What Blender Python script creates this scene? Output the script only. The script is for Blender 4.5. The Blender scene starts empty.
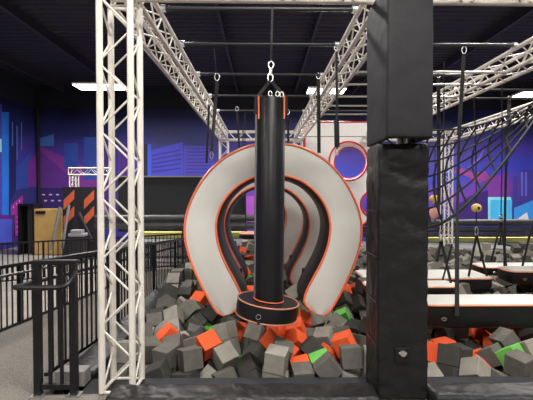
import bpy, bmesh, math, random
from mathutils import Vector, Matrix, Quaternion
random.seed(11)
PI = math.pi
COL = bpy.context.scene.collection
sc = bpy.context.scene
sc.view_settings.view_transform = 'Standard'; sc.view_settings.look = 'None'
sc.view_settings.exposure = 0.0; sc.view_settings.gamma = 1.0; sc.view_settings.use_curve_mapping = False

# ---------------------------------------------------------------- camera
F = 400.0
EYE = Vector((0.0, 0.0, 1.6))
cam = bpy.data.cameras.new('camera'); co = bpy.data.objects.new('camera', cam); COL.objects.link(co)
cam.sensor_width = 36; cam.lens = 36 * F / 533; cam.clip_start = .05; cam.clip_end = 200
PITCH = math.atan(8 / F); YAW = math.atan(4.5 / F)
co.location = EYE; co.rotation_euler = (PI / 2 - PITCH, 0, -YAW)
sc.camera = co
RM = co.rotation_euler.to_matrix()
def ray(px, py): return RM @ Vector(((px - 266.5) / F, (200 - py) / F, -1))
def at(px, py, Y):
    r = ray(px, py); return EYE + r * (Y / r.y)
def atx(px, py, X):
    r = ray(px, py); return EYE + r * (X / r.x)
def V(*a): return Vector(a)

# ---------------------------------------------------------------- materials
MATS = {}
def mat(name, col, rough=.6, metal=0., noise=0., scale=8., bump=0., bscale=20., spec=.5, sheen=0., emit=None, estr=0.):
    if name in MATS: return MATS[name]
    m = bpy.data.materials.new(name); m.use_nodes = True; nt = m.node_tree; b = nt.nodes['Principled BSDF']
    b.inputs['Base Color'].default_value = (*col, 1); b.inputs['Roughness'].default_value = rough
    b.inputs['Metallic'].default_value = metal; b.inputs['Specular IOR Level'].default_value = spec
    tc = nt.nodes.new('ShaderNodeTexCoord')
    if noise:
        n = nt.nodes.new('ShaderNodeTexNoise'); n.inputs['Scale'].default_value = scale; n.inputs['Detail'].default_value = 5
        nt.links.new(tc.outputs['Object'], n.inputs['Vector'])
        r = nt.nodes.new('ShaderNodeValToRGB')
        r.color_ramp.elements[0].position = .3; r.color_ramp.elements[1].position = .7
        r.color_ramp.elements[0].color = (*[c * (1 - noise) for c in col], 1)
        r.color_ramp.elements[1].color = (*[min(1, c * (1 + noise)) for c in col], 1)
        nt.links.new(n.outputs['Fac'], r.inputs['Fac']); nt.links.new(r.outputs['Color'], b.inputs['Base Color'])
    if bump:
        n2 = nt.nodes.new('ShaderNodeTexNoise'); n2.inputs['Scale'].default_value = bscale; n2.inputs['Detail'].default_value = 4
        n2.inputs['Distortion'].default_value = .6
        nt.links.new(tc.outputs['Object'], n2.inputs['Vector'])
        bp = nt.nodes.new('ShaderNodeBump'); bp.inputs['Strength'].default_value = bump; bp.inputs['Distance'].default_value = .03
        nt.links.new(n2.outputs['Fac'], bp.inputs['Height']); nt.links.new(bp.outputs['Normal'], b.inputs['Normal'])
    if emit:
        b.inputs['Emission Color'].default_value = (*emit, 1); b.inputs['Emission Strength'].default_value = estr
    MATS[name] = m; return m
M_steel = mat('painted_truss_metal', (.66, .62, .55), .42, .0, .08, 6)
M_zinc = mat('zinc_fitting', (.6, .6, .58), .3, .9)
M_black = mat('black_powder_coat', (.007, .007, .008), .4, spec=.35)
M_joist = mat('joist_grey', (.035, .035, .04), .6)
M_bar = mat('black_pipe', (.02, .02, .022), .4)
M_vinyl = mat('black_vinyl', (.010, .0095, .010), .42, 0, .15, 3, .9, 3.5, .32)
M_vinyl2 = mat('black_vinyl_smooth', (.010, .010, .011), .36, 0, 0, 3, .15, 3, .35)
M_roll = mat('grey_roll_vinyl', (.055, .055, .056), .5, 0, .2, 3, .5, 5)  # black rolls given a lighter grey base
M_vgrey = mat('grey_black_vinyl', (.013, .0125, .014), .62, 0, .12, 3, .35, 3, .25)
M_web = mat('black_webbing', (.010, .010, .011), .75)
M_rope = mat('black_rope', (.006, .006, .009), .8)
M_white = mat('cream_white_vinyl', (.56, .545, .50), .5, 0, .04, 2, .08, 3)
M_panel = mat('white_panel_board', (.80, .77, .74), .5)
M_orange = mat('orange_piping', (.78, .15, .06), .5)
M_red = mat('red_trim', (.65, .02, .03), .4)
M_fgrey = mat('grey_foam', (.115, .108, .095), .95, 0, .12, 14, .1, 90, .2)
M_flit = mat('grey_foam_lit', (.26, .245, .21), .95, 0, .1, 14, .1, 90, .2)  # same grey foam, brighter light put into the colour
M_fshaded = mat('grey_foam_shaded', (.052, .050, .046), .95, 0, .12, 14, .1, 90, .2)  # same grey foam, shade put into the colour
M_forange = mat('orange_foam', (.78, .11, .035), .9, 0, .08, 12, .1, 90, .2)
M_fgreen = mat('green_foam', (.13, .42, .08), .9, 0, .08, 12, .1, 90, .2)
M_yellow = mat('yellow_pad', (.75, .72, .22), .6)
M_pale = mat('pale_blue_pad', (.62, .70, .74), .6)
M_midgrey = mat('grey_pad', (.22, .21, .20), .7)
M_tan = mat('tan_board', (.55, .35, .10), .6, 0, .1, 3)
M_dark = mat('matte_black_wall', (.012, .013, .017), .8)
M_lamp = mat('lamp_diffuser', (1, 1, 1), .5, emit=(1, .96, .9), estr=14)
M_housing = mat('lamp_housing', (.5, .5, .5), .5)

def carpet():
    m = mat('grey_carpet', (.12, .105, .09), .95); nt = m.node_tree; b = nt.nodes['Principled BSDF']
    tc = nt.nodes.new('ShaderNodeTexCoord'); n = nt.nodes.new('ShaderNodeTexNoise'); n.inputs['Scale'].default_value = 90; n.inputs['Detail'].default_value = 3
    n2 = nt.nodes.new('ShaderNodeTexNoise'); n2.inputs['Scale'].default_value = 2.5
    r = nt.nodes.new('ShaderNodeValToRGB'); r.color_ramp.elements[0].position = .35; r.color_ramp.elements[1].position = .68
    r.color_ramp.elements[0].color = (.085, .075, .064, 1); r.color_ramp.elements[1].color = (.21, .19, .165, 1)
    nt.links.new(tc.outputs['Object'], n.inputs['Vector']); nt.links.new(n.outputs['Fac'], r.inputs['Fac']); nt.links.new(r.outputs['Color'], b.inputs['Base Color'])
    return m
M_carpet = carpet()
M_concrete = mat('pale_concrete', (.34, .31, .27), .7, 0, .15, 3)

def ceiling_mat():
    m = mat('black_deck', (.010, .010, .013), .7); nt = m.node_tree; b = nt.nodes['Principled BSDF']
    tc = nt.nodes.new('ShaderNodeTexCoord'); w = nt.nodes.new('ShaderNodeTexWave'); w.bands_direction = 'Y'; w.inputs['Scale'].default_value = 1.1
    nt.links.new(tc.outputs['Object'], w.inputs['Vector'])
    r = nt.nodes.new('ShaderNodeValToRGB'); r.color_ramp.elements[0].color = (.008, .008, .011, 1); r.color_ramp.elements[1].color = (.026, .026, .031, 1)
    nt.links.new(w.outputs['Fac'], r.inputs['Fac']); nt.links.new(r.outputs['Color'], b.inputs['Base Color'])
    bp = nt.nodes.new('ShaderNodeBump'); bp.inputs['Strength'].default_value = .6; bp.inputs['Distance'].default_value = .08
    nt.links.new(w.outputs['Fac'], bp.inputs['Height']); nt.links.new(bp.outputs['Normal'], b.inputs['Normal'])
    return m
M_ceil = ceiling_mat()

def mural_mat():
    # sprayed background of the mural: dark navy at the top from paint plus light falloff, blue then violet and magenta clouds lower
    m = mat('mural_paint', (.05, .05, .3), .6); nt = m.node_tree; b = nt.nodes['Principled BSDF']
    tc = nt.nodes.new('ShaderNodeTexCoord'); sp = nt.nodes.new('ShaderNodeSeparateXYZ'); nt.links.new(tc.outputs['Object'], sp.inputs[0])
    n = nt.nodes.new('ShaderNodeTexNoise'); n.inputs['Scale'].default_value = .35; n.inputs['Detail'].default_value = 3; n.inputs['Distortion'].default_value = .8
    nt.links.new(tc.outputs['Object'], n.inputs['Vector'])
    a = nt.nodes.new('ShaderNodeMath'); a.operation = 'MULTIPLY_ADD'; a.inputs[1].default_value = 2.6; nt.links.new(n.outputs['Fac'], a.inputs[0]); nt.links.new(sp.outputs['Z'], a.inputs[2])
    mr = nt.nodes.new('ShaderNodeMapRange'); mr.inputs['From Min'].default_value = 0; mr.inputs['From Max'].default_value = 6.9; nt.links.new(a.outputs[0], mr.inputs['Value'])
    r = nt.nodes.new('ShaderNodeValToRGB'); e = r.color_ramp.elements
    e[0].position = 0; e[0].color = (.05, .03, .22, 1); e[1].position = 1; e[1].color = (.006, .007, .03, 1)
    for p, c in ((.28, (.035, .03, .26)), (.42, (.13, .035, .30)), (.52, (.03, .045, .36)), (.66, (.055, .035, .26)), (.80, (.018, .022, .12))):
        q = e.new(p); q.color = (c[0] * 1.35, c[1] * 1.3, c[2] * 1.4, 1)
    nt.links.new(mr.outputs['Result'], r.inputs['Fac']); nt.links.new(r.outputs['Color'], b.inputs['Base Color'])
    return m
M_mural = mural_mat()

# ---------------------------------------------------------------- mesh helpers
def obj(name, bm, m, parent=None, smooth=False):
    me = bpy.data.meshes.new(name); bmesh.ops.recalc_face_normals(bm, faces=bm.faces); bm.to_mesh(me); bm.free()
    for x in (m if isinstance(m, (list, tuple)) else [m]): me.materials.append(x)
    if smooth:
        for p in me.polygons: p.use_smooth = True
        try: me.set_sharp_from_angle(angle=math.radians(35))
        except Exception: pass
    o = bpy.data.objects.new(name, me); COL.objects.link(o)
    if parent: o.parent = parent
    return o
def tag(o, label, cat, group=None):
    o['label'] = label; o['category'] = cat
    if group: o['group'] = group
    return o
def thing(name, label, cat, loc=(0, 0, 0), group=None):
    o = bpy.data.objects.new(name, None); COL.objects.link(o); o.location = loc; o.empty_display_size = .1
    return tag(o, label, cat, group)
def reb(root):
    """children were modelled in world space: shift their mesh so that root.location is honoured"""
    for ch in root.children:
        if ch.type == 'MESH': ch.data.transform(Matrix.Translation(-Vector(root.location)))
def struct_(name, bm, m, parent=None):
    o = obj(name, bm, m, parent)
    if not parent: o['kind'] = 'structure'
    return o
def box(bm, a, b, bev=0, mi=0, M=None):
    a = Vector(a); b = Vector(b); c = (a + b) / 2; s = b - a
    r = bmesh.ops.create_cube(bm, size=1)
    for v in r['verts']: v.co = Vector((v.co.x * s.x, v.co.y * s.y, v.co.z * s.z)) + c
    fs = set(f for v in r['verts'] for f in v.link_faces)
    vs = r['verts']
    if bev:
        es = list(set(e for v in vs for e in v.link_edges))
        q = bmesh.ops.bevel(bm, geom=es, offset=bev, segments=3, profile=.5, affect='EDGES')
        vs = list(set(v for f in q['faces'] for v in f.verts))
        vs = list(set(vs) | set(v for f in q['faces'] for v2 in f.verts for e in v2.link_edges for v in e.verts))
        fs = set(f for v in vs for f in v.link_faces)
    for f in fs: f.material_index = mi
    if M is not None:
        for v in vs: v.co = M @ v.co
    return vs
def tube(bm, p0, p1, r, n=10, r2=None):
    p0 = Vector(p0); p1 = Vector(p1); d = p1 - p0; L = d.length
    q = bmesh.ops.create_cone(bm, cap_ends=True, segments=n, radius1=r, radius2=r if r2 is None else r2, depth=L)
    rot = d.to_track_quat('Z', 'Y').to_matrix().to_4x4(); T = Matrix.Translation((p0 + p1) / 2) @ rot
    bmesh.ops.transform(bm, matrix=T, verts=q['verts'])
def path(bm, pts, r, n=8, closed=False):
    pts = [Vector(p) for p in pts]; N = len(pts); rings = []; up = None
    for i, p in enumerate(pts):
        a = pts[(i - 1) % N] if (closed or i) else p; b = pts[(i + 1) % N] if (closed or i < N - 1) else p
        t = (b - a).normalized()
        if up is None:
            up = Vector((0, 0, 1)) if abs(t.z) < .9 else Vector((0, 1, 0))
        s = t.cross(up)
        if s.length < 1e-4: s = t.orthogonal()
        s.normalize(); u = s.cross(t).normalized(); up = u
        rings.append([bm.verts.new(p + (s * math.cos(2 * PI * k / n) + u * math.sin(2 * PI * k / n)) * r) for k in range(n)])
    for i in range(N if closed else N - 1):
        A = rings[i]; B = rings[(i + 1) % N]
        off = 0
        if closed and i == N - 1:
            off = min(range(n), key=lambda k: (B[k].co - A[0].co).length)
        for k in range(n):
            bm.faces.new((A[k], A[(k + 1) % n], B[(k + 1 + off) % n], B[(k + off) % n]))
    if not closed:
        bm.faces.new(rings[0][::-1]); bm.faces.new(rings[-1])
def webbing(bm, p0, p1, w, t=.006, face=Vector((0, 1, 0))):
    p0 = Vector(p0); p1 = Vector(p1); d = (p1 - p0).normalized(); s = d.cross(face).normalized(); f = s.cross(d).normalized()
    vs = []
    for p in (p0, p1):
        for a, b in ((-1, -1), (1, -1), (1, 1), (-1, 1)): vs.append(bm.verts.new(p + s * a * w / 2 + f * b * t / 2))
    for q in ((0, 1, 2, 3), (7, 6, 5, 4), (0, 4, 5, 1), (1, 5, 6, 2), (2, 6, 7, 3), (3, 7, 4, 0)): bm.faces.new([vs[i] for i in q])
def ring_pts(c, rx, rz, n=14, ax=Vector((1, 0, 0)), az=Vector((0, 0, 1))):
    return [Vector(c) + ax * rx * math.cos(2 * PI * i / n) + az * rz * math.sin(2 * PI * i / n) for i in range(n)]
def lathe(bm, prof, n=48, M=None):
    rings = []
    for r, z in prof:
        if r < 1e-5: rings.append([bm.verts.new((0, 0, z))])
        else: rings.append([bm.verts.new((r * math.cos(2 * PI * k / n), r * math.sin(2 * PI * k / n), z)) for k in range(n)])
    for A, B in zip(rings, rings[1:]):
        for k in range(n):
            k2 = (k + 1) % n
            if len(A) == 1 and len(B) == 1: continue
            if len(A) == 1: bm.faces.new((A[0], B[k], B[k2]))
            elif len(B) == 1: bm.faces.new((A[k], A[k2], B[0]))
            else: bm.faces.new((A[k], A[k2], B[k2], B[k]))
    if M is not None: bmesh.ops.transform(bm, matrix=M, verts=bm.verts)
def nb(): return bmesh.new()
from mathutils import noise as mnoise
def wrinkle(bm, amp, sc=(6, 6, 6), size=.05, seed=0.):
    for _ in range(7):
        es = [e for e in bm.edges if e.calc_length() > size]
        if not es: break
        bmesh.ops.subdivide_edges(bm, edges=es, cuts=1, use_grid_fill=True)
    bmesh.ops.triangulate(bm, faces=[f for f in bm.faces if len(f.verts) > 4])
    bm.normal_update()
    for v in bm.verts:
        q = Vector((v.co.x * sc[0] + seed, v.co.y * sc[1], v.co.z * sc[2]))
        w = mnoise.noise(q) * .6 + (1 - 2 * abs(mnoise.noise(q * 1.9))) * .4 - .25
        v.co += v.normal * (amp * w)
def catmull(P, n=5, closed=False):
    P = [Vector(p) for p in P]; out = []; N = len(P)
    for i in range(N if closed else N - 1):
        a = P[(i - 1) % N] if closed or i else P[0] * 2 - P[1]
        b = P[i]; c = P[(i + 1) % N]; d = P[(i + 2) % N] if closed or i + 2 < N else P[-1] * 2 - P[-2]
        for k in range(n):
            t = k / n
            out.append(.5 * ((2 * b) + (c - a) * t + (2 * a - 5 * b + 4 * c - d) * t * t + (3 * b - a - 3 * c + d) * t ** 3))
    if not closed: out.append(P[-1])
    return out
def resample(P, n):
    L = [0]
    for a, b in zip(P, P[1:]): L.append(L[-1] + (b - a).length)
    out = []; j = 0
    for i in range(n):
        s = L[-1] * i / (n - 1)
        while j < len(P) - 2 and L[j + 1] < s: j += 1
        t = (s - L[j]) / max(1e-9, L[j + 1] - L[j]); out.append(P[j].lerp(P[j + 1], min(1, max(0, t))))
    return out

# ---------------------------------------------------------------- room
XL, XR, YB, YF, ZG, ZC = -10.6, 14.0, -6.5, 19.0, -.76, 6.6
b = nb(); box(b, (XL - .2, YB - .2, ZG - .2), (XR + .2, YF + .2, ZG)); struct_('floor', b, M_concrete)
b = nb(); box(b, (XL - .2, YB - .2, ZC), (XR + .2, YF + .2, ZC + .2)); struct_('ceiling', b, M_ceil)
b = nb(); box(b, (XL - .2, YF, ZG), (XR + .2, YF + .2, ZC)); wall_back = struct_('wall_back', b, M_mural)
b = nb(); box(b, (XL - .2, YB, ZG), (XL, YF, ZC)); wall_left = struct_('wall_left', b, M_mural)
b = nb(); box(b, (XR, YB, ZG), (XR + .2, YF, ZC)); struct_('wall_right', b, M_mural)
b = nb(); box(b, (XL - .2, YB - .2, ZG), (XR + .2, YB, ZC)); struct_('wall_front', b, M_dark)
# black painted band above the mural, corner pipe
b = nb(); box(b, (XL + .012, YF - .012, 5.5), (XR, YF, ZC)); struct_('trim_1', b, M_dark)
b = nb(); box(b, (XL, YB, 5.5), (XL + .012, YF - .012, ZC)); struct_('trim_2', b, M_dark)
# ceiling beams running away from the camera
i = 3
for x in (-12.6 + 3.3, -6.6, -3.9, -1.15, 1.55, 4.3, 7.0, 9.8, 12.3):
    b = nb(); box(b, (x - .04, YB, ZC - .32), (x + .04, YF, ZC - .28)); box(b, (x - .008, YB, ZC - .26), (x + .008, YF, ZC)); struct_('trim_%d' % i, b, M_joist); i += 1

# raised platform (solid block) around the pit, landing and ramp
b = nb(); box(b, (-1.72, -3.0, ZG), (8.6, 3.15, 0)); box(b, (-3.36, -3.0, ZG), (-1.72, 3.25, 0)); struct_('floor_landing', b, M_carpet)
b = nb(); box(b, (-1.45, 3.15, ZG), (8.6, 3.42, -.001)); struct_('floor_pit_edge', b, M_dark)
b = nb()
R0, R1 = 3.25, 12.2
def rz(y): return -(y - R0) * (.76 / (R1 - R0)) if y > R0 else 0
vs = [b.verts.new(p) for p in ((-3.36, R0, 0), (-1.72, R0, 0), (-1.72, R1, ZG + .002), (-3.36, R1, ZG + .002), (-3.36, R0, ZG), (-1.72, R0, ZG))]
for f in ((0, 1, 2, 3), (0, 3, 4), (1, 5, 2), (4, 5, 1, 0), (4, 3, 2, 5)): b.faces.new([vs[k] for k in f])
struct_('floor_ramp', b, M_carpet)
PX0, PX1, PY0, PY1 = -1.43, 7.61, 3.43, 11.61
b = nb(); box(b, (PX0, PY0, ZG), (PX1, PY1, -.5)); struct_('floor_pit', b, M_dark)
b = nb(); box(b, (PX1, 3.43, ZG), (PX1 + .8, 12.8, -.02)); struct_('wall_pit_right', b, M_dark)

# ---------------------------------------------------------------- mural artwork (flat painted shapes on the walls)
def flat(parent, name, m, polys, where, off=.004):
    b = nb(); 
    for pl in polys:
        P = []
        for (x, y) in pl:
            p = where(x, y)
            P.append(p)
        b.faces.new([b.verts.new(p) for p in P])
    me = bpy.data.meshes.new(name); b.to_mesh(me); b.free(); me.materials.append(m)
    o = bpy.data.objects.new(name, me); COL.objects.link(o); o.parent = parent; return o
_off = [0]
def paint(name, col, polys, wall='back'):
    _off[0] += .0012
    e = .003 + _off[0]
    m = mat('paint_' + name, tuple(min(.9, v * 1.25) for v in col), .6, 0, .12, 1.2)
    if wall == 'back': return flat(wall_back, name, m, polys, lambda x, y: at(x, y, YF - e))
    return flat(wall_left, name, m, polys, lambda x, y: atx(x, y, XL + e))
def R(x0, y0, x1, y1): return [(x0, y0), (x1, y0), (x1, y1), (x0, y1)]
# back wall, left part
paint('painted_magenta_sky', (.20, .035, .26), [[(39, 146), (98, 172), (98, 212), (39, 212)]])
paint('painted_violet_building', (.12, .03, .24), [[(39, 150), (39, 190), (70, 190), (70, 176)]])
paint('painted_blue_building', (.03, .07, .34), [R(64, 143, 78, 168), R(84, 137, 97, 180)])
paint('painted_cyan_haze', (.05, .14, .42), [[(40, 138), (54, 134), (54, 146), (40, 146)]])
paint('painted_dark_block', (.035, .02, .13), [R(39, 188, 97, 214)])
paint('painted_purple_tower', (.07, .02, .20), [R(100, 138, 118, 220), R(120, 146, 130, 176)])
paint('painted_magenta_dots', (.75, .45, .75), [R(x, 194, x + 3, 195.3) for x in range(42, 66, 7)] + [R(x, 200, x + 3, 201.3) for x in range(44, 68, 7)])
paint('painted_blue_panel', (.05, .05, .50), [[(151, 150), (183, 142), (183, 178), (151, 178)]])
paint('painted_panel_lines', (.03, .025, .26), [[(152, 155 + k * 4), (181, 149 + k * 4.6), (181, 150.6 + k * 4.6), (152, 156.6 + k * 4)] for k in range(5)])
paint('painted_side_block', (.06, .045, .40), [R(184, 146, 214, 186)])
paint('painted_side_lines', (.03, .025, .26), [R(186, 148 + k * 3.4, 212, 149.3 + k * 3.4) for k in range(11)])
paint('painted_black_tower', (.012, .012, .04), [R(142, 144, 147.5, 178)])
paint('painted_bright_edge', (.04, .10, .60), [R(147.5, 144, 151, 178)])
# back wall, middle and right
paint('painted_violet_patch', (.30, .06, .42), [R(246, 196, 262, 222)])
paint('painted_pink_cloud', (.27, .04, .24), [[(452, 172), (462, 168), (474, 173), (486, 171), (490, 178), (478, 184), (466, 176)]])
paint('painted_rose_haze', (.17, .035, .28), [[(486, 180), (505, 172), (512, 190), (500, 206), (488, 200)]])
paint('painted_dark_hill', (.035, .012, .14), [[(456, 206), (470, 196), (488, 190), (488, 222), (456, 222)]])
paint('painted_moon_arc', (.16, .10, .55), [[(468, 168), (478, 158), (486, 144), (481, 158), (472, 169)]])
paint('painted_skyline', (.045, .04, .24), [R(513, 176, 518, 222), R(520, 170, 533, 222), R(536, 182, 548, 222)])
paint('painted_window_columns', (.12, .12, .50), [R(521, 172, 523, 196), R(525, 172, 527, 196)])
paint('painted_cyan_block', (.06, .42, .72), [R(488, 199, 512, 223)])
paint('painted_pale_cyan_edge', (.22, .62, .85), [R(488, 197, 511, 200), R(488, 200, 490.5, 223)])
paint('painted_azure_box', (.04, .28, .66), [[(514, 208), (536, 199), (560, 199), (560, 223), (514, 223)]])
paint('painted_white_arrow', (.75, .80, .90), [[(516, 220), (527, 212), (529, 221), (523, 219)]])
paint('painted_black_patch', (.02, .01, .05), [R(436, 190, 441, 222)])
# left wall
paint('painted_azure_strip', (.02, .16, .62), [R(2, 112, 9, 215)], 'left')
paint('painted_indigo_strip', (.05, .05, .35), [R(-30, 104, 2, 215)], 'left')
paint('painted_cyan_window', (.35, .62, .80), [R(-6, 139, 1.6, 152)], 'left')
paint('painted_navy_pillar', (.012, .015, .09), [R(9, 104, 16, 215)], 'left')
paint('painted_light_streaks', (.09, .16, .50), [R(12, 122, 13, 146), R(16.5, 126, 17.5, 160), R(21, 122, 22, 150)], 'left')
paint('painted_blue_building', (.02, .14, .50), [[(16, 168), (32, 150), (32, 205), (16, 212)]], 'left')
paint('painted_purple_corner', (.17, .03, .27), [[(28, 162), (37, 152), (37, 212), (28, 212)]], 'left')
paint('painted_navy_wedge', (.03, .03, .17), [[(16, 190), (37, 186), (37, 230), (10, 230), (10, 202)]], 'left')
paint('painted_magenta_sign', (.32, .03, .30), [[(11, 205), (23, 195), (23, 212), (19, 214), (19, 236), (15, 236), (15, 214), (11, 216)]], 'left')
paint('painted_sign_dots', (.85, .35, .6), [R(13, 206 - 0, 14, 208), R(16, 203, 17, 205), R(19, 200, 20, 202), R(17, 216, 18, 217.5), R(17, 221, 18, 222.5), R(17, 226, 18, 227.5), R(17, 231, 18, 232.5)], 'left')
paint('painted_purple_frame', (.10, .015, .18), [R(-20, 215, 14, 244)], 'left')
paint('painted_blue_screen', (.06, .09, .50), [R(-20, 219, 12, 244)], 'left')
b = nb(); p = at(38.2, 150, 18.86); tube(b, (p.x, p.y, ZG), (p.x, p.y, 5.6), .07, 10)
tag(obj('corner_pipe', b, M_dark), 'black vertical pipe in the far left corner of the blue mural', 'pipe')

# ---------------------------------------------------------------- trusses
TS = .24; CR = .026; BR = .0085
def truss(name, label, p0, p1, group=None, step=.25, caps=True, lod=10, s=TS, cr=CR, br=BR):
    """box truss from p0 to p1 (chord-square centres)"""
    p0 = Vector(p0); p1 = Vector(p1); d = p1 - p0; L = d.length; d.normalize()
    t = thing(name, label, 'truss', p0, group)
    if abs(d.z) > .5: A, B = Vector((1, 0, 0)), Vector((0, 1, 0))
    else:
        B = Vector((0, 0, 1)); A = d.cross(B).normalized()
    h = s / 2; cs = []
    for a, c in ((-1, -1), (1, -1), (1, 1), (-1, 1)):
        o = A * a * h + B * c * h; cs.append(o)
        bm = nb(); tube(bm, o, d * L + o, cr, lod + 4); obj('chord', bm, M_steel, t, True)
    bm = nb(); n = max(2, round(L / step)); st = L / n
    for k in range(4):
        P, Q = cs[k], cs[(k + 1) % 4]
        pts = []
        for i in range(n):
            a, c = (P, Q) if (i + (k // 2)) % 2 == 0 else (Q, P)
            tube(bm, a + d * (st * i + .012), c + d * (st * (i + 1) - .012), br, 6)
    obj('bracing', bm, M_steel, t, True)
    if caps:
        for q in (0, L):
            bm = nb()
            for k in range(4):
                tube(bm, cs[k] + d * q, cs[(k + 1) % 4] + d * q, br * 1.6, 8)
            obj('end_frame', bm, M_steel, t, True)
    return t
ZB = 3.29   # centre height of overhead trusses
YC = 3.27
XA, XB_, XC_, XD_ = -1.145, 1.09, 3.32, 5.62
YFAR = 12.1
truss('truss_column', 'pale metal box truss column at the left front corner of the foam pit', (XA, YC, .012), (XA, YC, ZB - .16))
truss('truss_column', 'pale box truss column hidden inside the big black padded post', (XB_ - .03, YC + .035, .012), (XB_ - .03, YC + .035, ZB - .16))
truss('truss_column', 'slim distant truss column behind the far left end of the pit rig', (XA, YFAR, -.4), (XA, YFAR, ZB - .16))
truss('truss_column', 'distant truss column seen through the black cargo net', (XD_, YFAR, -.4), (XD_, YFAR, ZB - .16))
truss('truss_column', 'far truss column behind the white red-edged climbing panel', (XB_, YFAR + .1, -.4), (XB_, YFAR + .1, ZB - .16))
truss('overhead_truss', 'overhead box truss running away above the left side of the pit', (XA, YC + .155, ZB), (XA, YFAR - .155, ZB))
truss('overhead_truss', 'overhead box truss running away just left of the padded post', (XB_, YC + .155, ZB), (XB_, YFAR - .155, ZB))
truss('overhead_truss', 'large diagonal overhead truss crossing the upper right of the photo', (XC_, YC + .155, ZB), (XC_, YFAR - .155, ZB))
truss('overhead_truss', 'farther overhead truss at right, ending at the distant truss column', (XD_, YC + .155, ZB), (XD_, YFAR - .155, ZB))
truss('overhead_truss', 'front cross truss along the top edge of the photo', (XA - .12, YC, ZB + .045), (XC_ + 2.6, YC, ZB + .01))
truss('overhead_truss', 'far cross truss closing the back of the rig under the dark ceiling', (XA - .12, YFAR, ZB), (XB_ + .13, YFAR, ZB))
truss('overhead_truss', 'far cross truss at right, meeting the distant column behind the net', (XC_ - .13, YFAR, ZB), (XD_ + .13, YFAR, ZB))

# cross bars
def crossbar(x0, x1, y, z, r, label, m=M_bar, name='cross_bar', clamps=True):
    t = thing(name, label, 'bar', (x0, y, z), 'steel bars between the overhead trusses')
    bm = nb(); tube(bm, (0, 0, 0), (x1 - x0, 0, 0), r, 12); obj('pipe', bm, m, t, True)
    if clamps:
        for q in (.03, x1 - x0 - .03):
            bm = nb(); tube(bm, (q - .025, 0, 0), (q + .025, 0, 0), r * 1.7, 12); obj('clamp', bm, M_zinc, t, True)
    return t
BARS = [4.06, 5.02, 6.3, 7.7, 9.1]
names = ['first', 'second', 'third', 'fourth', 'fifth']
ZBAR = 3.44
for k, y in enumerate(BARS):
    crossbar(XA + .125, XB_ - .125, y, ZBAR - .0, .022, 'black bar across the left bay, %s one back from the camera' % names[k])
for k, y in enumerate(BARS[1:]):
    crossbar(XB_ + .125, XC_ - .125, y, ZBAR, .022, 'bar across the bay right of the padded post, %s one back' % names[k])
for k, y in enumerate((5.5, 7.2, 7.85)):
    crossbar(XC_ + .125, XD_ - .125, y, ZBAR, .02, 'thin bar across the far right bay, %s one back' % names[k])
for k, y in enumerate((5.25, 5.85, 6.6, 7.3, 8.1)):
    crossbar(XB_ + .115, XC_ - .115, y, ZBAR - .27, .016, 'thin pale rung bar above the white panel, %s one back' % names[k], M_zinc)

# ---------------------------------------------------------------- padded post
def pad_u(x0, x1, y0, y1, z0, z1, th, bev=.02, skew=0):
    bm = nb()
    box(bm, (x0, y0, z0), (x1, y0 + th, z1), bev)
    box(bm, (x0, y0 + th * .6, z0), (x0 + th, y1, z1), bev * .6)
    box(bm, (x1 - th, y0 + th * .6, z0), (x1, y1, z1), bev * .6)
    bm2 = bm
    if skew: bmesh.ops.rotate(bm, cent=((x0 + x1) / 2, (y0 + y1) / 2, 0), matrix=Matrix.Rotation(skew, 3, 'Z'), verts=bm.verts)
    return bm
t = thing('post_pad', 'black vinyl wrap pad on the lower part of the big front post', 'pad', (1.08, 3.0, .0), 'vinyl pads wrapped on the front post')
bm = pad_u(.882, 1.262, 3.0, 3.375, .02, 1.965, .04, .018); wrinkle(bm, .013, (5, 5, 8), .035); obj('wrap', bm, M_vinyl, t, True)
for z in (.42, .75, 1.1, 1.45):
    bm = nb(); tube(bm, (.876, 3.03, z), (.876, 3.3, z), .0055, 6); obj('side_seam', bm, M_vinyl2, t, True)
# pocket with bolt showing in the pad
pz = at(402, 354, 3.0)
bm = nb(); box(bm, (pz.x - .055, 2.985, pz.z - .062), (pz.x + .055, 3.006, pz.z + .05), .004); pk = obj('pocket_slot', bm, M_black, t)
bm = nb(); tube(bm, (pz.x, 2.968, pz.z + .012), (pz.x, 2.99, pz.z + .012), .022, 12); box(bm, (pz.x - .03, 2.974, pz.z + .004), (pz.x + .03, 2.984, pz.z + .02), .003); k = obj('bolt', bm, M_zinc, pk, True); k['label'] = 'silver bolt'
reb(t)
k.data.transform(Matrix.Translation(-Vector(t.location)))
t = thing('post_pad', 'smooth grey-black vinyl wrap pad on the upper part of the front post', 'pad', (1.08, 2.9, 2.0), 'vinyl pads wrapped on the front post')
bm = pad_u(.897, 1.228, 2.86, 3.44, 1.985, 3.13, .036, .018); wrinkle(bm, .007, (4, 4, 3), .05)
obj('wrap', bm, M_vgrey, t, True)
bm = nb(); box(bm, (.925, 2.87, 1.955), (1.24, 3.34, 1.985), .01); bmesh.ops.delete(bm, geom=[], context='VERTS'); 
bm.free()
reb(t)

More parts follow.
